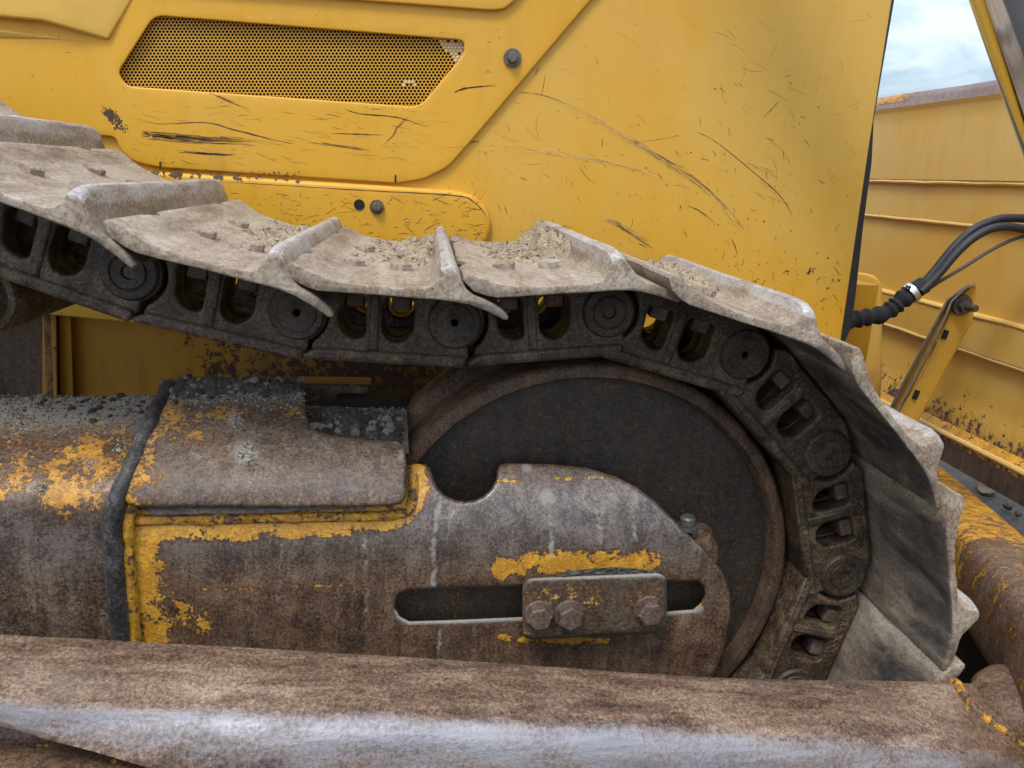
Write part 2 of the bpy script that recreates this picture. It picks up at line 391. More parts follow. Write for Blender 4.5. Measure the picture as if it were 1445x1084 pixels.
M_HOOD = mat_paint('hood yellow paint', grime=.2)
M_GRILLE = mat_paint('grille yellow paint', chips=.3)
M_CHASSIS = mat_paint('shaded grimy chassis yellow', base=(.47, .235, .010), fade=(.47, .25, .02), grime=.7, rough=.5, chips=.62)  # yellow darkened in the base colour for shade under the track, plus grime
M_BLADE = mat_paint('blade yellow paint', base=(.62, .36, .05), fade=(.64, .44, .15), grime=.35, rough=.5, chips=.5)
M_FRAME = mat_worn('rusted frame steel', (.022, .011, .006), (.108, .058, .030), (.265, .18, .115), scale=42, rough=.50, pk=.95, polish_col=(.15, .155, .18), spec=.7, speck=.32)
M_HOUSE = mat_worn('speckled housing steel', (.021, .012, .007), (.100, .060, .036), (.25, .19, .135), scale=42, rough=.50, pk=.62, polish_col=(.15, .155, .18), spec=.6, pscale=85, paint=(.60, .30, .022))
M_SHOE = mat_worn('worn track shoe steel', (.125, .074, .044), (.275, .213, .152), (.50, .455, .375), scale=34, rough=.66, dustup=.38, dust=-.10, dust_col=(.40, .345, .27), streak_dir=(1, .12, 1), bump=.4, polish_col=(.52, .53, .54), stretch=(1, .35, 1), speck=.2, blotch=.24, grainy=.4)
M_LINK = mat_worn('greasy track link steel', (.013, .009, .006), (.062, .039, .022), (.22, .16, .10), scale=40, rough=.48, dust=-.18, dustup=.22, dust_col=(.16, .125, .085))
M_IDLER = mat_worn('idler wheel steel', (.016, .012, .009), (.036, .027, .020), (.065, .050, .037), scale=44, rough=.42, blotch=.2, grainy=.4, dust=-.25, dust_col=(.12, .10, .08))
M_RIM = mat_worn('rusted idler rim', (.022, .012, .007), (.085, .047, .026), (.19, .125, .075), scale=30, rough=.72, speck=.2)
M_ARM = mat_worn('push arm worn steel', (.034, .017, .010), (.150, .086, .050), (.38, .29, .21), scale=34, rough=.6, pk=.8, polish_col=(.27, .265, .285), stretch=(.45, 1, 1), spec=.6, streak_dir=(.14, 1, 1), grainy=.6)
M_BOLT = mat_worn('rusty bolt steel', (.05, .03, .022), (.10, .062, .045), (.19, .15, .12), scale=50, rough=.6, speck=.2)
M_BOLTG = mat_flat('grey bolt steel', (.13, .12, .11), .5, .5, .35, 120)
M_PIN = mat_worn('track pin steel', (.012, .009, .007), (.040, .029, .020), (.12, .09, .06), scale=60, rough=.5)
M_DARK = mat_flat('dark interior', (.012, .011, .010), .9, 0, .4, 30)
M_RUBBER = mat_flat('black rubber', (.014, .016, .020), .55, 0, .25, 80)
M_SLEEVE = mat_flat('black woven sleeve', (.012, .012, .014), .8, 0, .4, 300, .5)
M_CHROME = mat_flat('chrome rod', (.75, .75, .76), .09, 1., .04, 20, 0)
M_ZINC = mat_flat('zinc clamp', (.55, .56, .58), .3, 1., .1, 80, .05)
M_SCR = mat_flat('scratch to primer and rust', (.075, .042, .030), .8, 0, .6, 300, .1)
M_SCRL = mat_flat('pale scuffed paint', (.76, .50, .15), .65, 0, .15, 200, .1)
M_STONE = mat_flat('grey stone', (.27, .235, .19), .95, 0, .55, 90, .6)
M_CLOD = mat_flat('dark clod', (.075, .06, .045), .95, 0, .5, 120, .8)
M_DIRT = mat_flat('dry packed dirt', (.33, .26, .17), .97, 0, .5, 160, 1.)
M_MUD = mat_flat('dark gritty dirt', (.10, .088, .072), .97, 0, .6, 160, 1.)
M_GROUND = mat_flat('gravel yard', (.034, .031, .028), .97, 0, .55, 14, 1.)

# ------------------------------------------------------------------ ground
gv, gf = [], []
N = 60
for j in range(N + 1):
    for i in range(N + 1):
        a = lambda t: math.copysign(abs(t) ** 3, t) * 120
        x, y = a(i / N * 2 - 1) + .6, a(j / N * 2 - 1) + 1.4
        gv.append((x, y, .02 * mnoise.noise((x * 1.3, y * 1.3, 0)) - .02))
for j in range(N):
    for i in range(N): gf.append((j * (N + 1) + i, j * (N + 1) + i + 1, (j + 1) * (N + 1) + i + 1, (j + 1) * (N + 1) + i))
link('ground', mesh('ground', gv, gf), M_GROUND, kind='structure')

# ------------------------------------------------------------------ bulldozer body
dozer = thing('bulldozer', 'yellow bulldozer body with perforated side grille, scratched hood and rusty track frame', 'bulldozer', loc=(0, 0, 0))
YH = 1.58
def fade_attr(u, v): return .55 * smooth01(u, 700, 1150) * (1 - smooth01(v, 120, 420)) + .15
def chip_attr(u, v): return .30 * smooth01(v, 190, 420) * (.6 + .4 * smooth01(u, 560, 900)) + .9 * blob(u, v, 160, 172, 30, 26, .6) * 0 + 0 * u

GRILLE = round_corners([(218, 22), (655, 57), (655, 76), (592, 151), (180, 122), (166, 103)], 14)
front = sheet('front_panel', [round_corners([(890, -70), (1268, -70), (1258, 0), (1225, 213), (1185, 487), (560, 492), (-430, 395), (-430, 150), (160, 150), (200, 215), (560, 236), (612, 222)], 3)],
              planar(YH, .00145), 2., 14, 12, dict(fade=fade_attr, chip=chip_attr, grime=lambda u, v: .22 * smooth01(v, 330, 480)))
front_o = link('hood_panel', front, M_HOOD, dozer)
main = sheet('grille_panel', [round_corners([(-430, -70), (898, -70), (834, 0), (660, 205), (632, 236), (598, 253), (560, 259), (226, 237), (190, 229), (170, 213), (163, 193), (100, 189), (-430, 176)], 10), GRILLE],
             planar(YH - .010, .00145), 2.5, 9, 11, dict(fade=lambda u, v: 0 * u + .05, chip=lambda u, v: 1.3 * blob(u, v, 158, 168, 34, 26, .7) * (np.abs(u - 158 - (v - 165)) < 14) + .12 * smooth01(v, 160, 250), grime=lambda u, v: .1 + .12 * smooth01(v, 140, 260)))
grille_o = link('grille_panel', main, M_GRILLE, dozer)
# perforated plate behind the opening: hex cells with real holes
px_p = 5.25; gvv, gff, plug = [], [], []
row = 0; y = 14.
gl = np.array(GRILLE)
while y < 160:
    x = 160 + (row % 2) * px_p / 2
    while x < 665:
        yy = y
        if inside(np.array([[x, yy]]), [gl])[0] or dist_loops(np.array([[x, yy]]), [gl])[0] < 9:
            n0 = len(gvv); R0 = px_p / math.sqrt(3)
            for k in range(6): gvv.append((x + R0 * math.sin(k * math.pi / 3), yy + R0 * math.cos(k * math.pi / 3) * .97))
            for k in range(6): gvv.append((x + 2.2 * math.sin(k * math.pi / 3), yy + 2.2 * math.cos(k * math.pi / 3)))
            for k in range(6): gff.append((n0 + k, n0 + (k + 1) % 6, n0 + 6 + (k + 1) % 6, n0 + 6 + k))
            if (x > 612 and yy < 88 and x - 612 > (yy - 52) * .9 and rng.random() < .85) or (abs(x - 578) < 9 and abs(yy - 117) < 4 + (x - 578) * .1 and rng.random() < .8):
                plug.append((x, yy))
        x += px_p
    y += px_p * .866 * .97; row += 1
g2 = np.array(gvv)
Pg = at(g2[:, 0], g2[:, 1] + (g2[:, 0] - 400) * 0.0, YH + .004)
link('perforated_grille', mesh('perforated_grille', Pg, gff, False), M_GRILLE, grille_o, smooth=0)
pv, pf = [], []
for x, yy in plug:
    n0 = len(pv)
    for k in range(6): pv.append(at(x + 2.0 * math.sin(k * math.pi / 3), yy + 2.0 * math.cos(k * math.pi / 3), YH + .003))
    pf.append(tuple(range(n0, n0 + 6)))
link('light_disc', mesh('light_disc', pv, pf, False), mat_flat('pale light through grille', (.62, .58, .5), .9), grille_o, smooth=0, kind='stuff')  # pale discs filling holes, standing for light showing from behind
c0 = at(410, 85, 1.80)
link('engine_bay', mesh('engine_bay', *box(tuple(c0), (1.1, .02, .5))), M_DARK, dozer, smooth=0)

door = sheet('upper_door', [round_corners([(150, -90), (800, -90), (728, 0), (712, 13), (694, 15), (470, -2), (300, -14), (150, -25)], 6)], planar(YH - .020, .00145), 3, 8, 14, dict(fade=lambda u, v: 0 * u + .2))
link('upper_door', door, M_HOOD, dozer)
ft1 = sheet('corner_facet', [round_corners([(-430, -90), (215, -90), (190, -4), (153, 57), (60, 30), (-430, -14)], 4)], planar(lambda u, v: YH - .030 + .018 * smooth01(u, 60, 200), .00145), 5, 18, 12, dict(fade=lambda u, v: 0 * u + .9))
link('corner_facet', ft1, M_HOOD, dozer)
ft2 = sheet('corner_facet', [round_corners([(-430, -9), (151, 60), (148, 62), (60, 56), (-430, 44)], 2)], planar(lambda u, v: YH - .034 + .024 * smooth01(v, 10, 62), .00145), 3, 16, 10, dict(fade=lambda u, v: 0 * u + .8))
link('corner_facet', ft2, M_HOOD, dozer)
LOW = round_corners([(-430, 222), (190, 240), (640, 268), (672, 276), (690, 296), (694, 322), (684, 352), (660, 375), (300, 352), (-430, 300)], 12)
low = sheet('lower_plate', [LOW], planar(YH - .016, .00145), 7, 16, 9, dict(fade=lambda u, v: 0 * u, chip=lambda u, v: .22 + .9 * segs(u, v, [(190, 243), (420, 256)], 9) * (np.sin(u * .21) > -.3), grime=lambda u, v: .22 + 0 * u))
low_o = link('lower_plate', low, M_GRILLE, dozer)
seal = sheet('edge_seal', [[(1254, -70), (1270, -70), (1262, 0), (1243, 110), (1233, 170), (1230, 230), (1218, 320), (1207, 420), (1201, 462), (1189, 490), (1180, 486), (1205, 340), (1230, 180)]], planar(YH + .008, .0014), 1.5, 22, 12)
link('edge_seal', seal, M_RUBBER, dozer)
link('hood_top', mesh('hood_top', *box((-.45, 2.25, at(600, -70, 1.6)[2] + .08), (2.64, 1.30, .04), .01)), M_HOOD, dozer)
link('hood_front', mesh('hood_front', *box((.845, 2.25, 1.12), (.03, 1.24, .9), .008)), M_HOOD, dozer)
# relief slots in the panel's bottom hem
for (sx, sy) in ((226, 233), (558, 252)):
    p = at([sx - 1, sx + 1, sx + 1, sx - 1], [sy - 5, sy - 5, sy + 6, sy + 6], YH - .0115)
    q = at([sx - 1, sx + 1, sx + 1, sx - 1], [sy - 5, sy - 5, sy + 6, sy + 6], YH - .009)
    v, f = loft('', [list(p), list(q)]); link('relief_slot', mesh('relief_slot', v, f), M_DARK, grille_o, smooth=0)

def bolt_on(px, py, Y, r, h, mat, parent, washer=1.5, rot=.3, name='bolt'):
    c = at(px, py, Y)
    M = Matrix.Translation(Vector(c)) @ FACE_CAM.to_4x4()
    wv, wf = lathe_y([(0, 0), (r * washer, 0), (r * washer, -.003), (r * washer * .96, -.004), (r * 1.05, -.0042)], 28)
    wv = [tuple(np.array(p) + c) for p in wv]
    v, f = hexhead(r, h, rot=rot); v = [(p[0], p[1], p[2] + .004) for p in v]; v = orient(v, M)
    V, Fc = join_mesh([(wv, wf), (v, f)], name)
    return link(name, mesh(name, V, Fc), mat, parent, smooth=30)
bolt_on(723, 82, YH - .011, .0105, .010, M_BOLTG, grille_o, 1.62)
bolt_on(532, 292, YH - .017, .0095, .009, M_BOLT, low_o, 1.45)
hv, hf = lathe_y([(0, 0), (.0095, 0), (.0105, -.001)], 24, at(507, 289, YH - .0165)); link('bolt_hole', mesh('bolt_hole', hv, hf), M_DARK, low_o)

# ---- scratches: thin ribbons lying a fraction of a millimetre proud of the paint
class Ribbons:
    def __init__(s): s.v, s.f = [], []
    def add(s, pts, w, Y, strands=1, spread=0., gaps=.0):
        P = np.array(catmull(pts, 10)); n = len(P)
        for q in range(strands):
            off = rng.uniform(-spread, spread); a, b = sorted((rng.uniform(0, .35), rng.uniform(.65, 1))) if strands > 1 else (0, 1)
            ph = rng.uniform(0, 50); prev = None
            lo, hi = int(a * n), max(int(b * n), int(a * n) + 3)
            for i in range(lo, min(hi, n)):
                t = (i - lo) / max(1, hi - lo - 1); tg = P[min(i + 1, n - 1)] - P[max(i - 1, 0)]; tg /= np.linalg.norm(tg) + 1e-9; nm = np.array([-tg[1], tg[0]])
                ww = w * (math.sin(math.pi * min(1, max(0, t))) ** .5) * (.35 + .65 * abs(mnoise.noise((ph, i * .33, 0))) * 2) * .5
                if gaps and mnoise.noise((ph + 9, i * .4, 3)) < gaps - .5: ww = 0
                c = P[i] + nm * (off + .5 * spread * mnoise.noise((ph, i * .12, 7)) + .3 * mnoise.noise((ph, i * .9, 1)))
                a3 = at([c[0] + nm[0] * ww, c[0] - nm[0] * ww], [c[1] + nm[1] * ww, c[1] - nm[1] * ww], Y)
                k = len(s.v); s.v += list(a3)
                if prev is not None and ww > 0: s.f.append((prev, prev + 1, k + 1, k))
                prev = k if ww > 0 else None
    def chip(s, x, y, r, Y):
        n = rng.randint(5, 8); k = len(s.v); a0 = rng.uniform(0, 6); el = rng.uniform(.4, 1)
        c, sn = math.cos(a0), math.sin(a0); U, W = [], []
        for i in range(n):
            a = 2 * math.pi * i / n; rr = r * rng.uniform(.45, 1.2); du, dv = rr * math.cos(a), rr * math.sin(a) * el
            U.append(x + du * c - dv * sn); W.append(y + du * sn + dv * c)
        s.v += list(at(U, W, Y)); s.f.append(tuple(range(k, k + n)))
    def build(s, name, mat, parent): return link(name, mesh(name, s.v, s.f, False), mat, parent, smooth=0, kind='stuff')
YM, YF, YL = YH - .0104, YH - .0004, YH - .0164
d = Ribbons()
d.add([(197, 188), (215, 192), (290, 198), (400, 203)], .8, YM, 34, 5.5, .28)
d.add([(195, 168), (225, 175), (290, 173), (330, 183), (390, 198), (432, 206)], 1.6, YM, 2, .8)
d.add([(213, 211), (280, 216), (348, 220)], 2.0, YM, 3, 1.2)
d.add([(292, 130), (325, 142), (356, 156)], 1.2, YM, 3, 2.5)
d.add([(482, 153), (510, 161), (560, 166), (608, 181)], 1.5, YM, 2, .8)
d.add([(440, 187), (500, 189), (548, 191)], 1.2, YM, 2, .6)
d.add([(420, 198), (500, 209), (536, 212)], 1.6, YM, 2, 1.)
d.add([(536, 209), (556, 188), (562, 178), (600, 142)], .9, YM, 3, 2.)
d.add([(630, 136), (660, 124), (708, 120)], 2.0, YM, 3, 2.)
d.add([(430, 160), (470, 160), (500, 172)], .8, YM, 2, 3)
for i in range(26):
    t = rng.random(); d.chip(146 + 32 * t + rng.gauss(0, 3), 153 + 28 * t + rng.gauss(0, 3.5), rng.uniform(.8, 2.8), YM)
for i in range(70):
    x, yv = rng.uniform(0, 740), rng.uniform(20, 235)
    if inside(np.array([[x, yv]]), [gl])[0] or x > 650 - (yv - 220) * .9: continue
    L = rng.uniform(1.5, 7); a = rng.gauss(.1, .8); d.add([(x, yv), (x + L * .5 * math.cos(a), yv + L * .5 * math.sin(a) + .3), (x + L * math.cos(a), yv + L * math.sin(a))], rng.uniform(.5, 1.1), YM)
for i in range(120):
    x, yv = rng.uniform(180, 640), rng.uniform(150, 232)
    if x > 640 - (yv - 205) * .9: continue
    L = rng.uniform(6, 34); a = rng.gauss(.12, .2); d.add([(x, yv), (x + L * .5, yv + L * .5 * a + rng.uniform(-.8, .8)), (min(x + L, 660), yv + L * a)], rng.uniform(.2, .5), YM)
d.build('scratch', M_SCR, grille_o)
d = Ribbons(); p_ = Ribbons()
MAIN = [(720, 131), (770, 138), (830, 163), (870, 185), (920, 215), (960, 240), (1000, 270), (1040, 315), (1068, 358)]
p_.add(MAIN, .6, YF - .0002, 20, 5.5, .22); d.add(MAIN[3:], .7, YF - .0004, 6, 4., .25); d.add(MAIN[:3], .6, YF - .0004, 2, 3, .3)
p_.add([(640, 210), (720, 208), (800, 219), (900, 238), (962, 262)], .8, YF - .0002, 11, 4., .3)
d.add([(978, 184), (1010, 200), (1060, 240), (1100, 275), (1122, 310)], 1.2, YF, 2, .5)
d.add([(1072, 171), (1088, 155), (1101, 140)], 1.1, YF, 2, .8); p_.add([(1100, 112), (1110, 107), (1124, 102)], 1.4, YF, 3, 1.5)
d.add([(964, 290), (985, 297), (1012, 316)], 1.5, YF, 2, 1); d.add([(1028, 330), (1036, 345), (1042, 366)], 1.4, YF, 2, 1)
d.add([(648, 207), (664, 200), (682, 198)], 1.4, YF, 2, 1); d.add([(657, 196), (668, 191), (686, 190)], 1.2, YF, 2, .6)
d.add([(716, 126), (719, 133), (722, 134)], 2.5, YF, 2, 1); d.add([(770, 104), (767, 120), (764, 136)], .9, YF)
p_.add([(842, 304), (880, 322), (935, 360)], 1.0, YF - .0002, 12, 4., .2); d.add([(842, 304), (885, 327), (935, 362)], .8, YF - .0004, 3, 2.5)
d.add([(815, 232), (828, 250), (842, 260)], .8, YF); d.add([(870, 205), (940, 195), (960, 190)], .5, YF)
d.add([(738, 325), (770, 324), (840, 312)], 1.6, YF, 3, 2.2)
p_.add([(1040, 215), (1080, 240), (1110, 262)], 1., YF, 3, 4.)
for i in range(520):
    x = rng.uniform(600, 1235); yv = 40 + 440 * rng.random() ** .55
    if x > 1255 - (yv) * .155 or x < 640 - (yv - 225) * .9 or (yv > 265 and x < 700): continue
    L = rng.uniform(1.2, 5) if rng.random() < .75 else rng.uniform(6, 17); a = rng.gauss(1.1, .45) if rng.random() < .75 else rng.uniform(-2, 2)
    tgt = d if rng.random() < .8 else p_
    tgt.add([(x, yv), (x + L * .5 * math.cos(a) + .5, yv + L * .5 * math.sin(a)), (x + L * math.cos(a), yv + L * math.sin(a))], rng.uniform(.5, 1.3), YF - .0001)
for i in range(60): d.chip(rng.uniform(900, 1215), rng.uniform(150, 440), rng.uniform(.5, 1.8), YF)
for i in range(260):
    x = rng.uniform(660, 1225); yv = rng.uniform(10, 440)
    if x > 1235 - yv * .155 or x < 660 - (yv - 205) * .9: continue
    L = rng.uniform(8, 46); a = rng.gauss(.7, .5); b = rng.uniform(-.25, .25)
    (p_ if rng.random() < .7 else d).add([(x, yv), (x + L * .5 * math.cos(a), yv + L * .5 * math.sin(a)), (min(x + L * math.cos(a + b), 1190), yv + L * math.sin(a + b))], rng.uniform(.22, .5), YF - .0001)
d.build('scratch', M_SCR, front_o); p_.build('scuff', M_SCRL, front_o)
d = Ribbons()
d.add([(150, 246), (300, 256), (500, 268), (640, 276), (668, 285), (684, 303), (687, 325), (681, 345)], 1.6, YL, 2, .4)  # groove inside the lip: its shade drawn as a dark ribbon
for i in range(240):
    x = rng.uniform(310, 682); yv = rng.uniform(272, 352)
    if yv < 262 + (x - 300) * .04 or yv > 350: continue
    L = rng.uniform(2, 9) if rng.random() < .8 else rng.uniform(12, 34); a = rng.gauss(.1, .5)
    d.add([(x, yv), (x + L * .5 * math.cos(a), yv + L * .5 * math.sin(a) + rng.uniform(-1.5, 1.5)), (min(x + L * math.cos(a), 686), yv + L * math.sin(a))], rng.uniform(.4, 1.2), YL)
for i in range(60): d.chip(rng.uniform(195, 430), 243 + rng.uniform(-3, 8) + (0), rng.uniform(.7, 2.4), YL - .0003)
d.build('scratch', M_SCR, low_o)

# ---- chassis behind the track
YC = 1.72
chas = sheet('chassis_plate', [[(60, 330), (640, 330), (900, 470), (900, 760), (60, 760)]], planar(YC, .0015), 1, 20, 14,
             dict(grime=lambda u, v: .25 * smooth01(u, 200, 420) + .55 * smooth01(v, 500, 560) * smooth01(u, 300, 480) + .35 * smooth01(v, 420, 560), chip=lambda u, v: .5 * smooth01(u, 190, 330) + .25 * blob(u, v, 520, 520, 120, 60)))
link('chassis_plate', chas, M_CHASSIS, dozer)
for n_, poly, Y_, gr in (('post', [(60, 385), (69, 385), (81, 600), (66, 600)], YC - .05, 1.1), ('post', [(69, 385), (79, 385), (82, 600), (78, 600)], YC - .055, .55), ('flange', [(82, 385), (98, 388), (98, 422), (101, 470), (104, 560), (105, 600), (84, 600)], YC - .03, .12)):
    link(n_, sheet(n_, [poly], planar(Y_, .0015), 2, 40, 9, dict(grime=lambda u, v, g=gr: 0 * u + g, chip=lambda u, v, g=gr: 0 * u + g * .5)), M_CHASSIS, dozer)
M_SIDE = mat_worn('rusty brown side plate', (.016, .010, .006), (.060, .035, .018), (.15, .10, .06), scale=20, rough=.6, paint=(.38, .19, .02), base_paint=-.10, stretch=(1, 1, .35))
link('side_plate', sheet('side_plate', [[(-430, 330), (64, 330), (70, 700), (-430, 700)]], planar(YC + .02, .0015), 1, 20, 10, dict(grime=lambda u, v: .85 + 0 * u, chip=lambda u, v: .3 + 0 * u)), M_SIDE, dozer)
link('inner_wall', mesh('inner_wall', *box((-.4, 1.82, .45), (3.0, .1, .9))), M_CHASSIS, dozer, smooth=0)

# ---- track frame: guide plate over the idler, spring housing, cover
def Yframe(u, v):
    t = np.clip((785 - v) / 130., 0, None)
    return .945 + .055 * t ** 2
TOPN = []
for k in range(11):                       # round notch in the upper edge
    a = math.pi * (1 - k / 10.) ; TOPN.append((656 + 46 * math.cos(a), 664 + 44 * math.sin(a)))
OUT = [(170, 716), (400, 690), (560, 650), (574, 654), (600, 655), (607, 660)] + TOPN[1:-1] + [(702, 664), (705, 656), (716, 654), (780, 655), (826, 660), (865, 671), (896, 686), (925, 708), (965, 748), (1000, 782), (1020, 808), (1030, 838), (1030, 872), (1022, 915), (1008, 950), (990, 985), (960, 1010), (176, 1010)]
SLOT = [(575, 832)] + [(735 * .0 + x, 832 - (x - 575) * .030) for x in (700, 850)] + [(972, 820), (985, 820), (993, 827), (995, 838), (990, 850), (978, 860), (940, 863), (800, 868), (640, 875), (578, 877), (564, 870), (557, 856), (560, 841)]
def ragged(u, v, s=23., k=.55):
    return np.array([1 + k * (1.6 * mnoise.noise((a / s, b / s, 3.3)) + .9 * mnoise.noise((a * 3 / s, b * 3 / s, 8.1))) for a, b in zip(u, v)])
def fr_paint(u, v): return fr_paint0(u, v) * np.where(u > 600, ragged(u, v), ragged(u, v, 40., .3))
def fr_paint0(u, v):
    a = .95 * segs(u, v, [(200, 745), (330, 745), (480, 738), (560, 728), (590, 700), (592, 672)], 22) ** .5
    a = np.maximum(a, .95 * segs(u, v, [(195, 745), (195, 780)], 30) ** .5)
    a = np.maximum(a, .80 * segs(u, v, [(200, 790), (205, 850), (215, 905)], 42) ** .6)
    a = np.maximum(a, .55 * segs(u, v, [(240, 850), (290, 880)], 40))
    a = np.maximum(a, .85 * segs(u, v, [(712, 802), (780, 792), (850, 796), (915, 792)], 22) ** .6)
    a = np.maximum(a, .75 * segs(u, v, [(705, 899), (740, 902), (860, 905)], 7) ** .6)
    a = np.maximum(a, .62 * segs(u, v, [(703, 678), (860, 674)], 5))
    a = np.maximum(a, .60 * segs(u, v, [(282, 832), (420, 828)], 4)); a = np.maximum(a, .45 * segs(u, v, [(420, 828), (560, 824)], 4))
    a = np.maximum(a, .62 * segs(u, v, [(585, 672), (608, 664)], 7))
    a = np.maximum(a, .9 * blob(u, v, 978, 845, 20, 26) * (u > 968))
    return a
def fr_drip(u, v):
    u = u + np.array([3.5 * mnoise.noise((q / 60., w / 14., 4.)) + 1.5 * mnoise.noise((q / 20., w / 5., 6.)) for q, w in zip(u, v)])
    return 1.12 * fr_drip0(u, v) * ragged(u, v, 12., .35)
def fr_drip0(u, v):
    a = .75 * segs(u, v, [(620, 710), (613, 760), (612, 825)], 8); a = np.maximum(a, .6 * segs(u, v, [(640, 715), (630, 770)], 4))
    a = np.maximum(a, .62 * segs(u, v, [(775, 715), (779, 790)], 7)); a = np.maximum(a, .6 * segs(u, v, [(840, 700), (846, 765)], 4)); a = np.maximum(a, .5 * segs(u, v, [(853, 700), (850, 770)], 3))
    a = np.maximum(a, .55 * segs(u, v, [(893, 720), (897, 775)], 6)); a = np.maximum(a, .8 * segs(u, v, [(622, 874), (620, 935)], 5))
    a = np.maximum(a, .5 * segs(u, v, [(515, 760), (518, 920)], 8)); a = np.maximum(a, .85 * blob(u, v, 772, 702, 18, 18, .6)); a = np.maximum(a, .8 * blob(u, v, 743, 661, 10, 14, .6))
    r1 = np.abs(np.hypot((u - 842) / 20., (v - 697) / 24.) - 1); a = np.maximum(a, .75 * np.clip(1 - r1 / .22, 0, 1))
    r2 = np.abs(np.hypot((u - 630) / 22., (v - 712) / 20.) - 1); a = np.maximum(a, .45 * np.clip(1 - r2 / .2, 0, 1))
    a = np.maximum(a, .55 * blob(u, v, 895, 705, 16, 22, .7)); a = np.maximum(a, .5 * segs(u, v, [(398, 770), (392, 850)], 8))
    return a
fr_me = sheet('track_frame', [OUT, SLOT], planar(Yframe), 5., 30, 5.5,
              dict(paint=fr_paint, drip=fr_drip, polish=lambda u, v: .24 * smooth01(v, 670, 725) * (1 - smooth01(v, 735, 800)) * smooth01(u, 560, 660), sheen=lambda u, v: .9 * smooth01(v, 655, 700) * (1 - smooth01(v, 750, 830)),  # polish and sheen put the bend's sky reflection partly into colour
                   dirt=lambda u, v: 1.1 * segs(u, v, [(566, 866), (578, 874), (640, 872), (800, 866), (985, 858)], 11) ** .4 * (v > 855) * (v < 882) + .10 * (1 - smooth01(v, 690, 780))), edge=3.5)
frame_o = link('track_frame', fr_me, M_FRAME, dozer)
link('slot_bar', mesh('slot_bar', *box(tuple(at(770, 850, 1.0) + np.array([0, .025, 0.0])), (.48, .05, .085), .004)), mat_worn('slot inner steel', (.03, .025, .02), (.06, .05, .035), (.12, .1, .07), paint=(.4, .22, .02), base_paint=.10, dust=.0), frame_o)

def Yhouse(u, v):
    t = np.clip((730 - v) / 170., 0, 1.2); return .951 + .20 * t ** 1.9
hs = sheet('spring_housing', [[(-430, 563), (60, 561), (150, 559), (232, 556), (214, 600), (184, 690), (174, 740), (182, 840), (190, 1010), (-430, 1010)]], planar(Yhouse), 3., 40, 7,
           dict(paint=lambda u, v: ragged(u, v, 34., .45) * np.clip(.40 * smooth01(v, 570, 600) * (1 - smooth01(v, 690, 760)) + .06 * np.sin(u * .06 + v * .03) + .2 * segs(u, v, [(150, 640), (100, 720)], 60), 0, 1),
                dirt=lambda u, v: .70 * (1 - smooth01(v, 560, 640)) + .22 * (1 - smooth01(v, 640, 760)),
                sheen=lambda u, v: .7 * smooth01(v, 640, 700) * (1 - smooth01(v, 760, 840)), drip=lambda u, v: .4 * blob(u, v, 40, 760, 60, 40), polish=lambda u, v: .28 * segs(u, v, [(0, 760), (140, 770)], 50)))  # sheen: upturned band's sky reflection, partly put into colour
house_o = link('spring_housing', hs, M_HOUSE, dozer)
# cover plate with a cut-out at its upper right
def Ycover(u, v):
    t = np.clip((724 - v) / 190., 0, 1.2); return .925 + .20 * t ** 1.75
COV = [(186, 716), (176, 706), (182, 680), (198, 630), (218, 580), (232, 550), (246, 538), (330, 536), (400, 541), (428, 543), (431, 575), (436, 604), (470, 615), (520, 621), (562, 623), (572, 630), (574, 660), (573, 700), (566, 711), (545, 715), (380, 717)]
cv = sheet('housing_cover', [COV], planar(Ycover), 6., 24, 6,
           dict(paint=lambda u, v: ragged(u, v, 30., .5) * np.maximum.reduce([.60 * segs(u, v, [(240, 560), (205, 650), (185, 700)], 60) ** .7, .46 * segs(u, v, [(260, 590), (420, 575)], 42), .36 * blob(u, v, 290, 620, 130, 90)]),
                dirt=lambda u, v: .75 * (1 - smooth01(v, 536, 578)) + .24 * (1 - smooth01(v, 600, 730)) + .5 * blob(u, v, 345, 640, 28, 26) + .16,
                drip=lambda u, v: np.maximum.reduce([.9 * blob(u, v, 346, 640, 24, 22, .6), .8 * blob(u, v, 330, 592, 22, 18, .6), .6 * blob(u, v, 280, 645, 14, 12), .75 * blob(u, v, 566, 645, 9, 20, .7), .7 * blob(u, v, 558, 625, 14, 7, .7), .6 * blob(u, v, 500, 690, 60, 20)])))
cover_o = link('housing_cover', cv, M_HOUSE, dozer)
# recess behind the cover's cut-out
rc = sheet('recess_floor', [[(425, 572), (574, 578), (577, 640), (430, 640)]], planar(lambda u, v: 1.00 + .14 * np.clip((640 - v) / 80., 0, 1)), 1, 20, 8, dict(dirt=lambda u, v: 0 * u + .6, paint=lambda u, v: .5 * blob(u, v, 440, 600, 30, 20)))
link('recess_floor', rc, M_FRAME, cover_o)
link('stop_block', mesh('stop_block', *box(tuple(at(528, 576, 1.17)), (.115, .06, .045), .006)), M_DARK, dozer)
link('spring_bracket', mesh('spring_bracket', *box(tuple(at(470, 560, 1.20)), (.12, .05, .055), .006)), M_LINK, dozer)
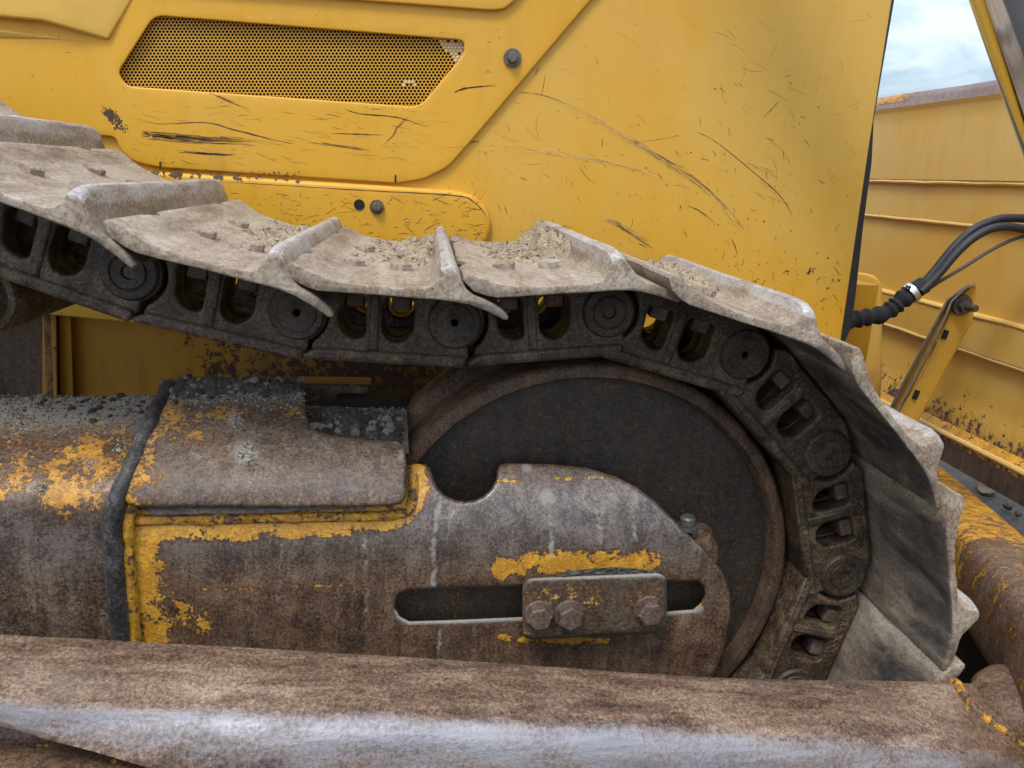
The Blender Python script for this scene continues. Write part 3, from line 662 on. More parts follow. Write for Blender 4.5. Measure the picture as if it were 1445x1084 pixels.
# weld strap across the housing
path_px = [(240, 545), (226, 570), (205, 615), (185, 662), (168, 700), (160, 735), (161, 780), (165, 840), (171, 905), (176, 1000)]
pp = catmull([tuple(at(u, v, float(min(Yhouse(u, v), Ycover(u, v) + .01)) - .002)) for u, v in path_px], 8)
v, f = tube(pp, [.012 * (1 + .25 * mnoise.noise((i * .25, 0, 0))) for i in range(len(pp))], 14, wob=.03)
link('weld_strap', mesh('weld_strap', v, f), mat_worn('dark strap steel', (.014, .013, .013), (.038, .036, .035), (.16, .15, .14), scale=40, rough=.5, dust=-.2, dustup=.3), frame_o)
pp2 = catmull([tuple(at(u + 20, v + 2, float(min(Yhouse(u, v), Ycover(u, v) + .01)) + .006)) for u, v in path_px[4:]], 8)
v, f = tube(pp2, [.008 * (1 + .35 * mnoise.noise((i * .4, 3, 0))) for i in range(len(pp2))], 10, wob=.05)
me = mesh('weld_bead', v, f); set_attr(me, 'paint', np.full(len(v), .62)); link('weld_bead', me, M_FRAME, frame_o)
# weld bead under the cover
pp3 = catmull([tuple(at(u, v, float(Yframe(np.array(u), np.array(v))) - .001)) for u, v in ((190, 734), (300, 733), (430, 730), (540, 728), (572, 722), (582, 706), (583, 670))], 10)
v, f = tube(pp3, [.007 * (1 + .3 * mnoise.noise((i * .5, 5, 0))) for i in range(len(pp3))], 10, wob=.05)
me = mesh('weld_bead', v, f); set_attr(me, 'paint', np.full(len(v), .58)); link('weld_bead', me, M_FRAME, frame_o)
# guide block with three hex bolts
GB = round_corners([(737, 824), (748, 816), (930, 808), (941, 816), (941, 884), (930, 893), (748, 903), (737, 897)], 8)
gb = sheet('guide_block', [GB], planar(.900), 7., 44, 5, dict(paint=lambda u, v: .16 + .24 * blob(u, v, 800, 845, 90, 30) + .2 * blob(u, v, 910, 850, 40, 40) + .2 * segs(u, v, [(745, 890), (760, 880)], 20), dirt=lambda u, v: .5 * (1 - smooth01(v, 814, 826))))
gb_o = link('guide_block', gb, mat_worn('guide block steel', (.022, .016, .012), (.062, .045, .03), (.15, .12, .09), scale=40, rough=.5, paint=(.62, .40, .06), pk=1.1, dustup=.3, pscale=95), dozer)
for (bx, by, br, rt) in ((760, 866, .0172, .2), (803, 866, .0178, .5), (915, 860, .0182, .05)):
    o = bolt_on(bx, by, .8995, br, .013, M_BOLT, gb_o, 1.18, rt)
# flake of mud and paint lying on the block
mv = []
fl = [(788, 815), (800, 806), (830, 803), (870, 800), (905, 803), (935, 806), (925, 812), (900, 814), (880, 820), (866, 812), (820, 812)]
link('mud_flake', sheet('mud_flake', [fl], planar(lambda u, v: .905 + .006 * np.array([mnoise.noise((a / 9., b / 3., 0)) for a, b in zip(np.atleast_1d(u), np.atleast_1d(v))])), 2, 12, 4), M_MUD, gb_o)
# grease fitting beside the guide plate
gx = at(985, 752, 1.0)
v, f = join_mesh([box(tuple(gx), (.036, .03, .022), .008), tube([gx + np.array([-.004, -.02, .004]), gx + np.array([.012, -.02, -.018]), gx + np.array([.016, -.02, -.045])], [.018, .014, .009], 14)], 'fitting')
gf_o = link('grease_fitting', mesh('grease_fitting', v, f), M_FRAME, dozer)
hc = at(970, 740, .985)
v, f = join_mesh([tube([hc + np.array([0, 0, -.006]), hc + np.array([0, 0, -.001])], .0155, 20), tube([hc, hc + np.array([0, 0, .010]), hc + np.array([0, 0, .013])], [.0115, .0115, .009], 20)], '')
link('fitting_nut', mesh('fitting_nut', v, f), M_BOLTG, gf_o, smooth=30)

# ---- idler wheel
IC = (.2410, 0, H - .5758)
prof = [(0, 1.040), (.085, 1.040), (.092, 1.044), (.10, 1.056), (.19, 1.059), (.1915, 1.0575), (.24, 1.0585), (.2415, 1.060), (.285, 1.060), (.299, 1.054)]
v, f = lathe_y(prof, 96, IC); idl_me = mesh('idler_wheel', v, f)
idler_o = link('idler_wheel', idl_me, M_IDLER, dozer, smooth=40)
prof = [(.297, 1.066), (.303, 1.034), (.306, 1.030), (.317, 1.030), (.322, 1.033), (.3255, 1.040), (.3255, 1.092), (.331, 1.102), (.346, 1.108), (.351, 1.114), (.351, 1.150), (.346, 1.156), (.331, 1.162), (.3255, 1.170), (.3255, 1.270), (.320, 1.278), (.295, 1.28), (.286, 1.26), (.0, 1.26)]
v, f = lathe_y(prof, 128, IC); link('rim', mesh('rim', v, f), M_RIM, idler_o, smooth=40)
# carrier roller at the left
rc0 = at(-44, 420, 1.01)
v, f = lathe_y([(0, 0), (.035, 0), (.04, .01), (.048, .012), (.052, .02), (.052, .3)], 40, rc0); link('carrier_roller', mesh('carrier_roller', v, f), M_LINK, dozer)

# ---- lift cylinder with its chrome rod
a0, a1 = at(1419, -30, 1.2), at(1519, 270, 1.2)
ax = (a1 - a0) / np.linalg.norm(a1 - a0)
lift_o = link('lift_cylinder', mesh('lift_cylinder', *tube([a0 - ax * .9, a0 - ax * .25], .075, 40)), M_HOOD, dozer)
v, f = tube([a0 - ax * .25, a0, a1, a1 + ax * .55], .052, 64); link('rod', mesh('rod', v, f), M_CHROME, lift_o)

# ------------------------------------------------------------------ crawler track
track = thing('crawler_track', 'rusty steel crawler track with flat grouser shoes, wrapped round the idler wheel', 'crawler track')
P = .206
pins_px = [(183, 384), (415, 440), (642, 455), (857, 440), (1050, 500), (1168, 640)]
pins = [at(x, y, 1.0)[[0, 2]] for x, y in pins_px]
c2 = np.array([IC[0], IC[2]]); RP = float(np.linalg.norm(pins[-1] - c2))
ang = math.atan2(pins[-1][1] - c2[1], pins[-1][0] - c2[0]); da = 2 * math.asin(P / 2 / RP)
for k in range(5):
    ang -= da; pins.append(c2 + RP * np.array([math.cos(ang), math.sin(ang)]))
zb = min(pins[-1][1], c2[1] - RP + .004)
for k in range(6): pins.append(np.array([pins[-1][0] - P, max(zb - .004 * 0, pins[-1][1] - .02 if k == 0 else zb)]))
left = [pins[0]]
dirs = [(math.cos(a), math.sin(a)) for a in (math.radians(180 - 19.5), math.radians(180 - 22), math.radians(180 - 14), math.radians(180 - 3))]
for dx, dz in dirs: left.append(left[-1] + P * np.array([dx, dz]))
chain = left[:0:-1] + pins

# shoe
prof = [(.0096, .0725), (.020, .0600), (.035, .0535), (.0471, .0505), (.071, .0500), (.095, .0500), (.116, .0500), (.14, .0498), (.1618, .0497), (.182, .0495), (.201, .0485), (.2147, .0465), (.2247, .0435), (.236, .0400), (.247, .0355), (.2557, .0315), (.2600, .0320), (.2606, .0355),
        (.2533, .0425), (.243, .0490), (.2312, .0540), (.219, .0580), (.2110, .0635), (.2060, .072), (.2010, .082), (.1955, .0925), (.191, .0955), (.185, .0953), (.1805, .092), (.1785, .083), (.1762, .0735), (.1725, .0665), (.1665, .0620), (.155, .0604), (.14, .0600), (.1158, .0597), (.09, .0605), (.0707, .0625), (.055, .0655), (.040, .0705), (.026, .0765), (.0150, .0785), (.0105, .0765)]
prof = np.array(prof)
Y0, Y1 = .865, 1.445; YCN = (Y0 + Y1) / 2
def shoe_mesh(seed):
    ys = np.concatenate([[0, .0006, .0022, .006, .015], np.linspace(.03, .55, 44), [.565, .574, .5778, .5794, .58]])
    cx_, cz_ = .13, .06
    nrm = np.roll(prof, -1, 0) - np.roll(prof, 1, 0); nrm = np.stack([nrm[:, 1], -nrm[:, 0]], 1); nrm /= np.linalg.norm(nrm, axis=1)[:, None]
    rings = []; pol = []
    for yy in ys:
        e = min(yy, .58 - yy); b = .0022
        ins = (b - math.sqrt(max(b * b - (b - min(e, b)) ** 2, 0)))
        q = prof + (-nrm) * ins * -1. if False else prof - nrm * ins
        x, z = q[:, 0].copy(), q[:, 1].copy()
        g = 1 - .28 * max(0, 1 - e / .035) ** 2.0 + .022 * mnoise.noise((yy * 9, seed, 0)) + .02 * mnoise.noise((yy * 45, seed, 4))
        m = np.clip((z - .064) / .02, 0, 1) * np.clip((x - .168) / .008, 0, 1)
        z = np.where(m > 0, z + (.062 + (z - .062) * g - z) * m, z)
        # relief notches of the leading edge beside the links
        wN = max(math.exp(-((yy + Y0 - 1.00) / .022) ** 4), math.exp(-((yy + Y0 - 1.31) / .022) ** 4))
        x = x + np.where(x < .05, .012 * wN * np.clip((.055 - x) / .04, 0, 1), 0)
        # worn lips wander a little
        x = x + np.where((x < .03) | (x > .245), .0022 * mnoise.noise((yy * 22, seed + 9, 1)), 0)
        dz = np.array([0.0005 * mnoise.noise((a * 30, yy * 14, seed + b_ * 30)) + .0003 * mnoise.noise((a * 110, yy * 60, seed)) for a, b_ in zip(x, z)])
        rings.append([(a, yy + Y0 - YCN, c) for a, c in zip(x, z + dz)])
        pol.append(np.where((m > .25) & (z > .080), .50 + .2 * mnoise.noise((yy * 20, seed, 8)), 0))
    v, f = loft('', rings, True, False)
    for k_ in (0, len(rings) - 1):
        tri = tessellate_polygon([[Vector((p[0], p[2], 0)) for p in rings[k_]]])
        f += [tuple(k_ * len(prof) + i for i in t) for t in tri]
    me = mesh('track_shoe', v, f); set_attr(me, 'polish', np.concatenate(pol))
    vz = np.array([p[2] for p in v]); vx = np.array([p[0] for p in v])
    set_attr(me, 'dirt', .25 * ((vz > .056) & (vx > .05) & (vx < .175)) * smooth01(np.array([p[1] for p in v]), -.2, .0) + .45 * (vz < .0545) * (vx < .06))
    vy = np.array([p[1] for p in v]) + YCN
    set_attr(me, 'wear', .34 * (vz < .0515) * (vx > .045) + .30 * (vz < .0515) * smooth01(vx, .047, .053) * (1 - smooth01(vx, .235, .255)) * (1 - smooth01(vy, .925, 1.01)) * smooth01(vy, .860, .874) + .5 * (vz < .0515) * (vx > .05) * (vy > 1.31))
    return me
# link plates: outer, inner, rail
def arc(cx_, cz_, r, a0, a1, n=10): return [(cx_ + r * math.cos(math.radians(a0 + (a1 - a0) * k / n)), cz_ + r * math.sin(math.radians(a0 + (a1 - a0) * k / n))) for k in range(n + 1)]
W1 = round_corners([(.053, .026), (.091, .026), (.091, -.028), (.074, -.031), (.058, -.020)], .010, 4)
W2 = round_corners([(.112, .026), (.153, .026), (.153, -.018), (.140, -.032), (.122, -.032), (.112, -.020)], .010, 4)
outer = [(.040, .0495), (.186, .0495)] + arc(.206, 0, .0385, 62, -58, 12) + [(.228, -.046), (.224, -.058), (.036, -.058), (.022, -.046)] + arc(0, 0, .0445, -55, 55, 10)
inner = [(.03, .046), (.20, .046), (.205, -.055), (.02, -.055)] + arc(0, 0, .0375, -80, -280, 16)
rail = [(.014, -.061), (.220, -.061), (.2255, -.052), (.222, -.0445), (.030, -.0445), (.012, -.055)]
rib = lambda x0, x1: [(x0, .030), (x1, .030), (x1, -.045), (x0, -.045)]
def lp(loops, y0, y1, bev):
    v, f = plate_curve(loops, (y1 - y0) / 2, bev); ym = (y0 + y1) / 2
    return [(x, ym + z_ * -1 - YCN, y_) for x, y_, z_ in v], f
parts = [lp([outer, W1, W2], 1.000, 1.036, .0045), lp([inner, W1, W2], 1.037, 1.072, .004), lp([rail], .993, 1.074, .005), lp([rib(.0955, .1085)], .9965, 1.03, .004)]
lv, lf = join_mesh(parts, 'track_link')
LINK = mesh('track_link', lv, lf)
FS = -.06
LINKF = mesh('track_link', [(x, -y + FS, z_) for x, y, z_ in lv], [tuple(reversed(q)) for q in lf])
_pp = [(0, .022), (.0075, .020), (.0085, .002), (.0095, -.0005), (.0200, -.0015), (.0212, .0010), (.0228, .0010), (.0238, -.0012), (.0325, -.0012), (.0345, .0005), (.036, .004), (.0365, .02)]
_p2 = [(0, .004), (.004, .004), (.0055, -.0005), (.010, -.002), (.0245, -.0022), (.0255, -.0008), (.033, -.0008), (.0345, .0008), (.036, .004), (.0365, .02)]
v, f = lathe_y(_p2, 40); PINB = mesh('link_pin', [(x, y + .996 - YCN, z_) for x, y, z_ in v], f)
v, f = lathe_y(_pp, 40); PIN = mesh('link_pin', [(x, y + .996 - YCN, z_) for x, y, z_ in v], f)
v, f = lathe_y([(.0, -.0845), (.031, -.0845), (.033, -.082), (.033, .022), (.031, .0245), (0, .0245)], 28); BUSH = mesh('bushing', v, f)
v, f = text_mesh('TRACK  CGHD', .0135, .0012); TXT = mesh('lettering', [(x + .112, 1.0 - .0004 - z_ - YCN, y + .0315) for x, y, z_ in v], f)
v, f = hexhead(.0155, .0125, rot=.3)
rr = random.Random(3); v = [(p[0] + rr.uniform(-.0012, .0012), p[1] + rr.uniform(-.0012, .0012), p[2] * (1 + rr.uniform(-.12, .05))) for p in v]
BOLT = mesh('shoe_bolt', v, f)
NUT = mesh('shoe_nut', *box((0, 0, .0195), (.025, .028, .021), .004))
for nm, me_, sm in (('LINK', LINK, 35),): pass
for me_ in (LINK, LINKF, PINB, PIN, BUSH, BOLT, NUT, TXT):
    me_.shade_smooth(); me_.set_sharp_from_angle(angle=math.radians(38))
for me_, mt in ((LINK, M_LINK), (LINKF, M_LINK), (PIN, M_PIN), (PINB, M_PIN), (BUSH, M_PIN), (BOLT, M_SHOE), (NUT, M_BOLT), (TXT, M_LINK)): me_.materials.append(mt)
vz = np.array([p[2] for p in lv]); set_attr(LINK, 'dirt', .42 * (vz < -.044) + .12 * (vz > .02)); set_attr(LINK, 'polish', .0 * vz)
SHOES = [shoe_mesh(s) for s in (1.3, 4.7, 8.9, 12.1)]
shoe_frames = []
for i0 in range(len(chain) - 1):
    i = i0 - 2; a, b = chain[i0], chain[i0 + 1]; dv = (b - a) / np.linalg.norm(b - a)
    M = Matrix(((dv[0], 0, -dv[1], a[0]), (0, 1, 0, YCN), (dv[1], 0, dv[0], a[1]), (0, 0, 0, 1)))
    shoe_frames.append(M)
    sh = link('track_shoe', SHOES[i % 4] if i else SHOES[0], M_SHOE, track); sh.matrix_local = M
    sdy = {5: -.020, 6: -.031, 7: -.046, 8: -.050}.get(i, 0.)
    if sdy or i < 2: sh.matrix_local = M @ Matrix.Translation(({0: -.024, 1: -.013}.get(i, 0), sdy, {0: .012, 1: .007, 6: .003, 7: .005, 8: .005}.get(i, 0)))
    for bx in (.071, .132):
        for by in (1.032, 1.214):
            o = link('shoe_bolt', BOLT, None, sh, smooth=0); o.location = (bx, by - YCN - sdy, .0585); o.rotation_euler = (0, 0, rng.uniform(0, 6)); o.rotation_euler.z = rng.uniform(0, 1)
    for msh, sgn in ((LINK, 1), (LINKF, -1)):
        lk = link('track_link', msh, None, track, smooth=0); lk.matrix_local = M
        pn = link('link_pin', PINB if i in (2, 3, 5, 8) else PIN, None, lk, smooth=0); pn.location = (.206, 0, 0)
        if sgn < 0: pn.location = (.206, FS, 0); pn.scale = (1, -1, 1)
        for bx in (.071, .132):
            o = link('shoe_nut', NUT, None, lk, smooth=0); o.location = (bx + .004, sgn * (1.024 - YCN) + (FS if sgn < 0 else 0), .000); o.rotation_euler.z = rng.uniform(-.25, .25)
        if sgn > 0:
            o = link('bushing', BUSH, None, lk, smooth=0)
            if i >= 4: link('lettering', TXT, None, lk, smooth=0)

# dry dirt packed on the shoes
def dirt_heap(M, seed, amt, x0=.045, x1=.182, y0=-.10, y1=.285):
    nx, ny = 46, 90; V, Fc = [], []
    for j in range(ny + 1):
        for i in range(nx + 1):
            x = x0 + (x1 - x0) * i / nx; y = y0 + (y1 - y0) * j / ny
            e = min(i, nx - i) / nx * 2; ey = min(j, ny - j) / ny * 2
            near = smooth01(np.array(x), .10, .178)
            h = amt * (.35 + 1.0 * float(near)) * (.5 + .9 * mnoise.noise((x * 22, y * 14, seed)) + .5 * mnoise.noise((x * 60, y * 50, seed)))
            h += .0035 * mnoise.noise((x * 190, y * 170, seed)) + .002 * mnoise.noise((x * 420, y * 420, seed))
            h *= min(1, e * 5 + .6 * float(near)) * min(1, ey * 4)
            base = .0585 + .012 * max(0, .06 - x) / .02 * .5
            V.append((x, y, base - .003 + max(h, -.002)))
    for j in range(ny):
        for i in range(nx):
            a = j * (nx + 1) + i; Fc.append((a, a + 1, a + nx + 2, a + nx + 1))
    n0 = len(V); r = random.Random(int(seed * 10))
    for k in range(420):          # straw fibres and crumbs in the dirt
        x = r.uniform(x0 + .01, x1 - .004); y = r.uniform(y0 + .02, y1 - .02); i = int((x - x0) / (x1 - x0) * nx); j = int((y - y0) / (y1 - y0) * ny)
        z = V[j * (nx + 1) + i][2] + .0012; a = r.uniform(0, 6.3); L = r.uniform(.003, .013); w = r.uniform(.0005, .0014)
        dx, dy = math.cos(a) * L / 2, math.sin(a) * L / 2; qx, qy = -math.sin(a) * w, math.cos(a) * w; k0 = len(V); t = r.uniform(-.002, .003)
        V += [(x - dx - qx, y - dy - qy, z - t), (x + dx - qx, y + dy - qy, z + t), (x + dx + qx, y + dy + qy, z + t + .0008), (x - dx + qx, y - dy + qy, z - t + .0008)]
        Fc.append((k0, k0 + 1, k0 + 2, k0 + 3))
    me = mesh('dirt', V, Fc, False)
    o = link('dirt', me, M_DIRT, None, 50, kind='stuff', label='dry tan dirt with straw packed against the grousers of the top track shoes', category='dirt', group='dirt on the track shoes')
    o.matrix_world = M
for i, amt in ((1, .015), (2, .019), (3, .025), (4, .034), (5, .021)): dirt_heap(shoe_frames[i + 2], i * 3.7 + 1, amt)

# ------------------------------------------------------------------ push frame
push = thing('push_frame', 'rusty push frame arm with polished front edge running across below the track', 'push frame')
def arm_ring(u, top, hi, low, k):
    # pixel rows: back top edge, start of the polished rounding, lower edge
    Yb, Yf = .80, .66
    pts = []
    A = at(u, top, Yb); B = at(u, hi, .705)
    C = at(u, low, Yf)
    mid = lambda p, q, t: p + (q - p) * t
    back_low = np.array([A[0], Yb + .01, min(C[2] - .06, A[2] - .14)])
    pts.append(back_low); pts.append(np.array([A[0], Yb + .012, A[2] - .05]))
    pts += [np.array([A[0], Yb + .010, A[2] - .018]), np.array([A[0], Yb + .004, A[2] - .006]), A]
    for t in (.12, .3, .5, .7, .88): pts.append(mid(A, B, t) + np.array([0, 0, .004 * math.sin(math.pi * t)]))
    for t in np.linspace(0, 1, 12):      # rounding: quadratic from B to C through an outer knee
        kx = np.array([B[0], Yf + .008, B[2] - .006 + .0])
        q = (1 - t) ** 2 * B + 2 * t * (1 - t) * kx + t * t * C
        pts.append(q)
    pts.append(np.array([C[0], Yf + .004, C[2] - .004])); pts.append(np.array([C[0], Yf + .03, C[2] - .016])); pts.append(np.array([C[0], Yf + .10, C[2] - .03]))
    return pts
st = [(-480, 869, 955, 975), (-160, 889, 974, 1000), (-60, 893, 980, 1012), (0, 895, 985, 1024), (60, 899, 988, 1042), (130, 902, 990, 1060), (230, 908, 993, 1090), (330, 913, 997, 1122), (450, 920, 1000, 1150), (600, 929, 1006, 1168), (750, 939, 1012, 1178), (900, 950, 1019, 1186), (1000, 956, 1024, 1192), (1100, 959, 1030, 1198), (1200, 960, 1036, 1206), (1300, 962, 1044, 1214), (1352, 964, 1050, 1220), (1420, 967, 1058, 1232), (1540, 973, 1074, 1250)]
st2 = []
for a, b in zip(st, st[1:]):
    for k in range(6): st2.append(tuple(a[i] + (b[i] - a[i]) * k / 6 for i in range(4)))
st2.append(st[-1])
rings = [arm_ring(*s, 0) for s in st2]; n = len(rings[0])
v, f = loft('', rings); me = mesh('side_arm', v, f)
pr = np.zeros(n); pr[9] = .10; pr[10:14] = (.22, .44, .66, .74); pr[14:19] = (.68, .62, .56, .50, .44); pr[19:] = .30
po = np.tile(pr, len(rings)); uu = np.repeat([s[0] for s in st2], n)
set_attr(me, 'polish', po * (1 - .25 * smooth01(uu, 900, 1300)))
row_t = np.tile(np.arange(n), len(rings))
set_attr(me, 'dirt', np.where((row_t > 4) & (row_t < 10), .12, 0))
set_attr(me, 'paint', .26 * smooth01(uu, 1335, 1365) * (row_t < 18))
arm_o = link('side_arm', me, M_ARM, push, smooth=50)
# lower bracket showing below the arm at far left
lb = sheet('lower_bracket', [round_corners([(-430, 960), (-160, 1000), (0, 1020), (60, 1034), (150, 1056), (260, 1096), (330, 1180), (-430, 1180)], 10)], planar(lambda u, v: .715 - .055 * smooth01(v, 1030, 1110)), 8, 50, 8, dict(paint=lambda u, v: .5 * segs(u, v, [(0, 1040), (150, 1070), (260, 1106)], 6)))
link('lower_bracket', lb, M_FRAME, push)
# collar and boss where the arm meets the front of the frame
def on_arm(u, t):
    rg = arm_ring(u, 964 + (u - 1352) * .045, 1050 + (u - 1352) * .12, 1220 + (u - 1352) * .15, 0)
    j = 4 + 5 * min(t, 1) + 11 * max(0, t - 1); i = min(int(j), len(rg) - 2)
    return rg[i] + (rg[i + 1] - rg[i]) * (j - i)
for pts, rr_ in (([(1349, -.1), (1350, 0), (1355, .25), (1368, .5), (1392, .72), (1425, .92), (1475, 1.15)], .006), ([(1384, 0), (1390, .25), (1404, .48), (1424, .66), (1452, .85), (1490, 1.0)], .007)):
    pth = catmull([on_arm(*q) for q in pts], 10)
    v, f = tube(pth, [rr_ * (1 + .35 * mnoise.noise((i * .5, rr_ * 900, 0))) for i in range(len(pth))], 10, wob=.06)
    me = mesh('weld_bead', v, f); set_attr(me, 'paint', np.full(len(v), .50)); link('weld_bead', me, M_ARM, push, smooth=60)
bc = at(1456, 985, .77)
v, f = lathe_y([(0, -.075), (.030, -.075), (.044, -.068), (.050, -.055), (.050, .09), (0, .09)], 40); v = [tuple(np.array(p) + bc) for p in v]
bm_me = mesh('pivot_boss', [(bc[0] + 1.35 * (p[0] - bc[0]), bc[1] + 1.35 * (p[2] - bc[2]), bc[2] - .0 + (-(p[1] - bc[1])) - .06) for p in v], f)
set_attr(bm_me, 'paint', .24 + 0 * np.arange(len(v))); link('pivot_boss', bm_me, M_ARM, push, smooth=50)
# cross tube running from the corner forward to the blade
r0 = rays(1118, 480); dirv = r0 / np.linalg.norm(r0)
tp = at(1452, 858, 1.02); tq = at(1340, 700, 1.02)
up_e0, lo_e0 = at(1445, 786, 1.05), at(1445, 944, .93)
def tube_ring(s):
    A = up_e0 + dirv * s; B = lo_e0 + dirv * s
    m = (A + B) / 2; ex = (B - A) / 2; nrm_ = np.cross(dirv, ex); nrm_ /= np.linalg.norm(nrm_)
    if nrm_[1] > 0: nrm_ = -nrm_
    r = []
    for k in range(28):
        a = 2 * math.pi * k / 28; ca, sa = math.cos(a), math.sin(a)
        sq = lambda c: math.copysign(abs(c) ** .5, c)
        r.append(m + ex * sq(ca) + nrm_ * sq(sa) * np.linalg.norm(ex) * .8)
    return r
rings = [tube_ring(s) for s in np.linspace(-.45, 1.35, 40)]
v, f = loft('', rings); me = mesh('cross_tube', v, f)
sv = np.repeat(np.linspace(-.45, 1.35, 40), 28)
set_attr(me, 'paint', .30 + .24 * smooth01(sv, .03, .16)); set_attr(me, 'polish', .40 * (1 - smooth01(sv, .02, .12)))
link('cross_tube', me, M_ARM, push, smooth=50)
wb = sheet('web_plate', [[(1270, 800), (1345, 806), (1400, 880), (1450, 955), (1460, 1010), (1270, 1010)]], planar(lambda u, v: 1.16 - .0016 * (u - 1340)), 2, 30, 9, dict(paint=lambda u, v: .75 * segs(u, v, [(1352, 815), (1400, 882), (1450, 957)], 7) ** .6))
link('web_plate', wb, mat_worn('dark brown web plate', (.022, .013, .010), (.04, .024, .018), (.08, .055, .042), rough=.6), push)

# ------------------------------------------------------------------ dozer blade
blade = thing('dozer_blade', 'yellow dozer blade seen from behind, with weld seams and rusty lower edge', 'blade')
XB = 1.5
zr = lambda row: float(atX(1340, row, XB)[2])
rows = [(119, .045), (121, .018), (128, .004), (142, -.006), (150, 0), (254, 0), (259, .012), (312, .012), (317, .018), (433, .018), (438, .002), (486, .002), (491, .020), (560, .020), (600, .010), (612, -.010), (614, -.014), (653, -.012), (655, .03)]
ys = np.linspace(.45, 3.35, 70); rings = []
for yv in ys:
    rg = [(XB + dx + .004 * mnoise.noise((yv * 2, r_ * .01, 0)), yv, zr(r_) + .004 * mnoise.noise((yv * 3, 0, 1)) * (r_ < 130)) for r_, dx in rows]
    rg += [(XB + .07, yv, zr(655)), (XB + .02, yv, zr(400)), (XB + .08, yv, zr(119))]
    rings.append(rg)
rows2 = []
v, f = loft('', rings); nb_ = len(rings[0])
# split by height: lip, face, cutting edge
def sub(name, j0, j1, mat, attrs=None, res=3, parent=blade):
    V, at_ = [], []
    for rg in rings:
        line = []
        for j in range(j0, j1):
            for k in range(res):
                t = k / res; line.append(tuple(np.array(rg[j]) * (1 - t) + np.array(rg[j + 1]) * t))
        line.append(rg[j1]); V.append(line)
    m_ = len(V[0]); flat = [p for l in V for p in l]; Fc = [(i * m_ + j, i * m_ + j + 1, (i + 1) * m_ + j + 1, (i + 1) * m_ + j) for i in range(len(V) - 1) for j in range(m_ - 1)]
    me = mesh(name, flat, [tuple(reversed(q)) for q in Fc], False)
    A = np.array(flat)
    for k, fa in (attrs or {}).items(): set_attr(me, k, fa(A))
    return link(name, me, mat, parent, smooth=30)
zbt = zr(612); ztp = zr(142)
sub('top_lip', 0, 3, mat_worn('rust streaked blade lip', (.14, .085, .07), (.22, .15, .13), (.34, .29, .28), scale=9, rough=.55, stretch=(1, .2, 1), base_paint=-.12), dict(paint=lambda A: .75 * smooth01(A[:, 1], 2.35, 2.5) * (A[:, 2] > zr(135)), polish=lambda A: .3 * (A[:, 2] < zr(125))))
face_o = sub('moldboard', 3, 14, M_BLADE, dict(fade=lambda A: .42 * smooth01(A[:, 2], zr(540), zr(200)), grime=lambda A: .60 * (1 - smooth01(A[:, 2], zbt, zr(540))) + .06, chip=lambda A: .55 * (1 - smooth01(A[:, 2], zbt, zr(520))) + .12 * (A[:, 2] < zr(440))), 5)
sub('cutting_edge', 14, len(rows) - 1, mat_worn('dark rusty cutting edge', (.03, .018, .014), (.055, .034, .026), (.12, .085, .065), rough=.6, stretch=(1, 1, .3)), dict(paint=lambda A: .7 * (A[:, 2] > zr(619))))
V = []
for rg in rings: V.append([rg[len(rows) - 1], rg[len(rows)], rg[len(rows) + 1], rg[len(rows) + 2], rg[0]])
flat = [p for l in V for p in l]; Fc = [(i * 5 + j, i * 5 + j + 1, (i + 1) * 5 + j + 1, (i + 1) * 5 + j) for i in range(len(V) - 1) for j in range(4)]
link('blade_front', mesh('blade_front', flat, Fc), M_BLADE, blade)
for row_, r_, x_ in ((258, .006, .006), (316, .006, .013), (437, .007, .006), (489, .007, .008), (612, .008, -.012)):
    pth = [(XB + x_, yv, zr(row_) + .002 * mnoise.noise((yv * 9, row_, 0))) for yv in np.linspace(.5, 3.3, 260)]
    v, f = tube(pth, [r_ * (1 + .25 * mnoise.noise((i * .9, row_, 0))) for i in range(len(pth))], 8)
    me = mesh('weld_bead', v, f); set_attr(me, 'fade', np.full(len(v), .5)); link('weld_bead', me, M_BLADE, blade)
# bracket and brace strut standing on the blade's back
bk = [(1180, 384), (1222, 385), (1238, 391), (1245, 405), (1244, 520), (1240, 620), (1180, 620)]
link('bracket', sheet('bracket', [round_corners(bk, 9)], planar(2.02, .002), 4, 30, 9, dict(fade=lambda u, v: 0 * u + .2, grime=lambda u, v: .15 + .5 * smooth01(v, 480, 560))), M_BLADE, blade)
for (x0, y0, x1, y1, r_) in ((1213, 440, 1226, 412, .012), (1202, 432, 1200, 410, .015)):
    v, f = tube([at(x0, y0, 1.97), at(x1, y1, 1.97)], r_ * .6, 12); link('bracket_pin', mesh('bracket_pin', v, f), M_BOLTG, blade)
    v, f = tube([at(x1 - 4, y1 + 1, 1.965), at(x1 + 4, y1 - 1, 1.965)], r_ * .9, 12); link('pin_head', mesh('pin_head', v, f), M_BLADE, blade)
# channel strut: a web with two flanges
YS = 1.86
web = [(1334, 424), (1366, 402), (1376, 400), (1378, 410), (1372, 455), (1330, 530), (1286, 620), (1240, 620), (1280, 548)]
stw = sheet('brace_strut', [round_corners([(1346, 430), (1370, 404), (1377, 402), (1378, 412), (1372, 455), (1363, 470), (1290, 605), (1252, 605), (1300, 530)], 5)], planar(YS, .002), 3, 10, 8, dict(chip=lambda u, v: 0 * u + .12))
strut_o = link('brace_strut', stw, M_BLADE, blade)
def strip(px, Y0_, Y1_, name, mat):
    a = [at(x, y, Y0_) for x, y in px]; b = [at(x, y, Y1_) for x, y in px]; w = 3.0
    a2 = [at(x + w, y + .8, Y0_) for x, y in px]; b2 = [at(x + w, y + .8, Y1_) for x, y in px]
    rg = [[p, q, r_, s] for p, q, r_, s in zip(a, a2, b2, b)]
    v, f = loft('', rg); return link(name, mesh(name, v, f), mat, strut_o, smooth=20)
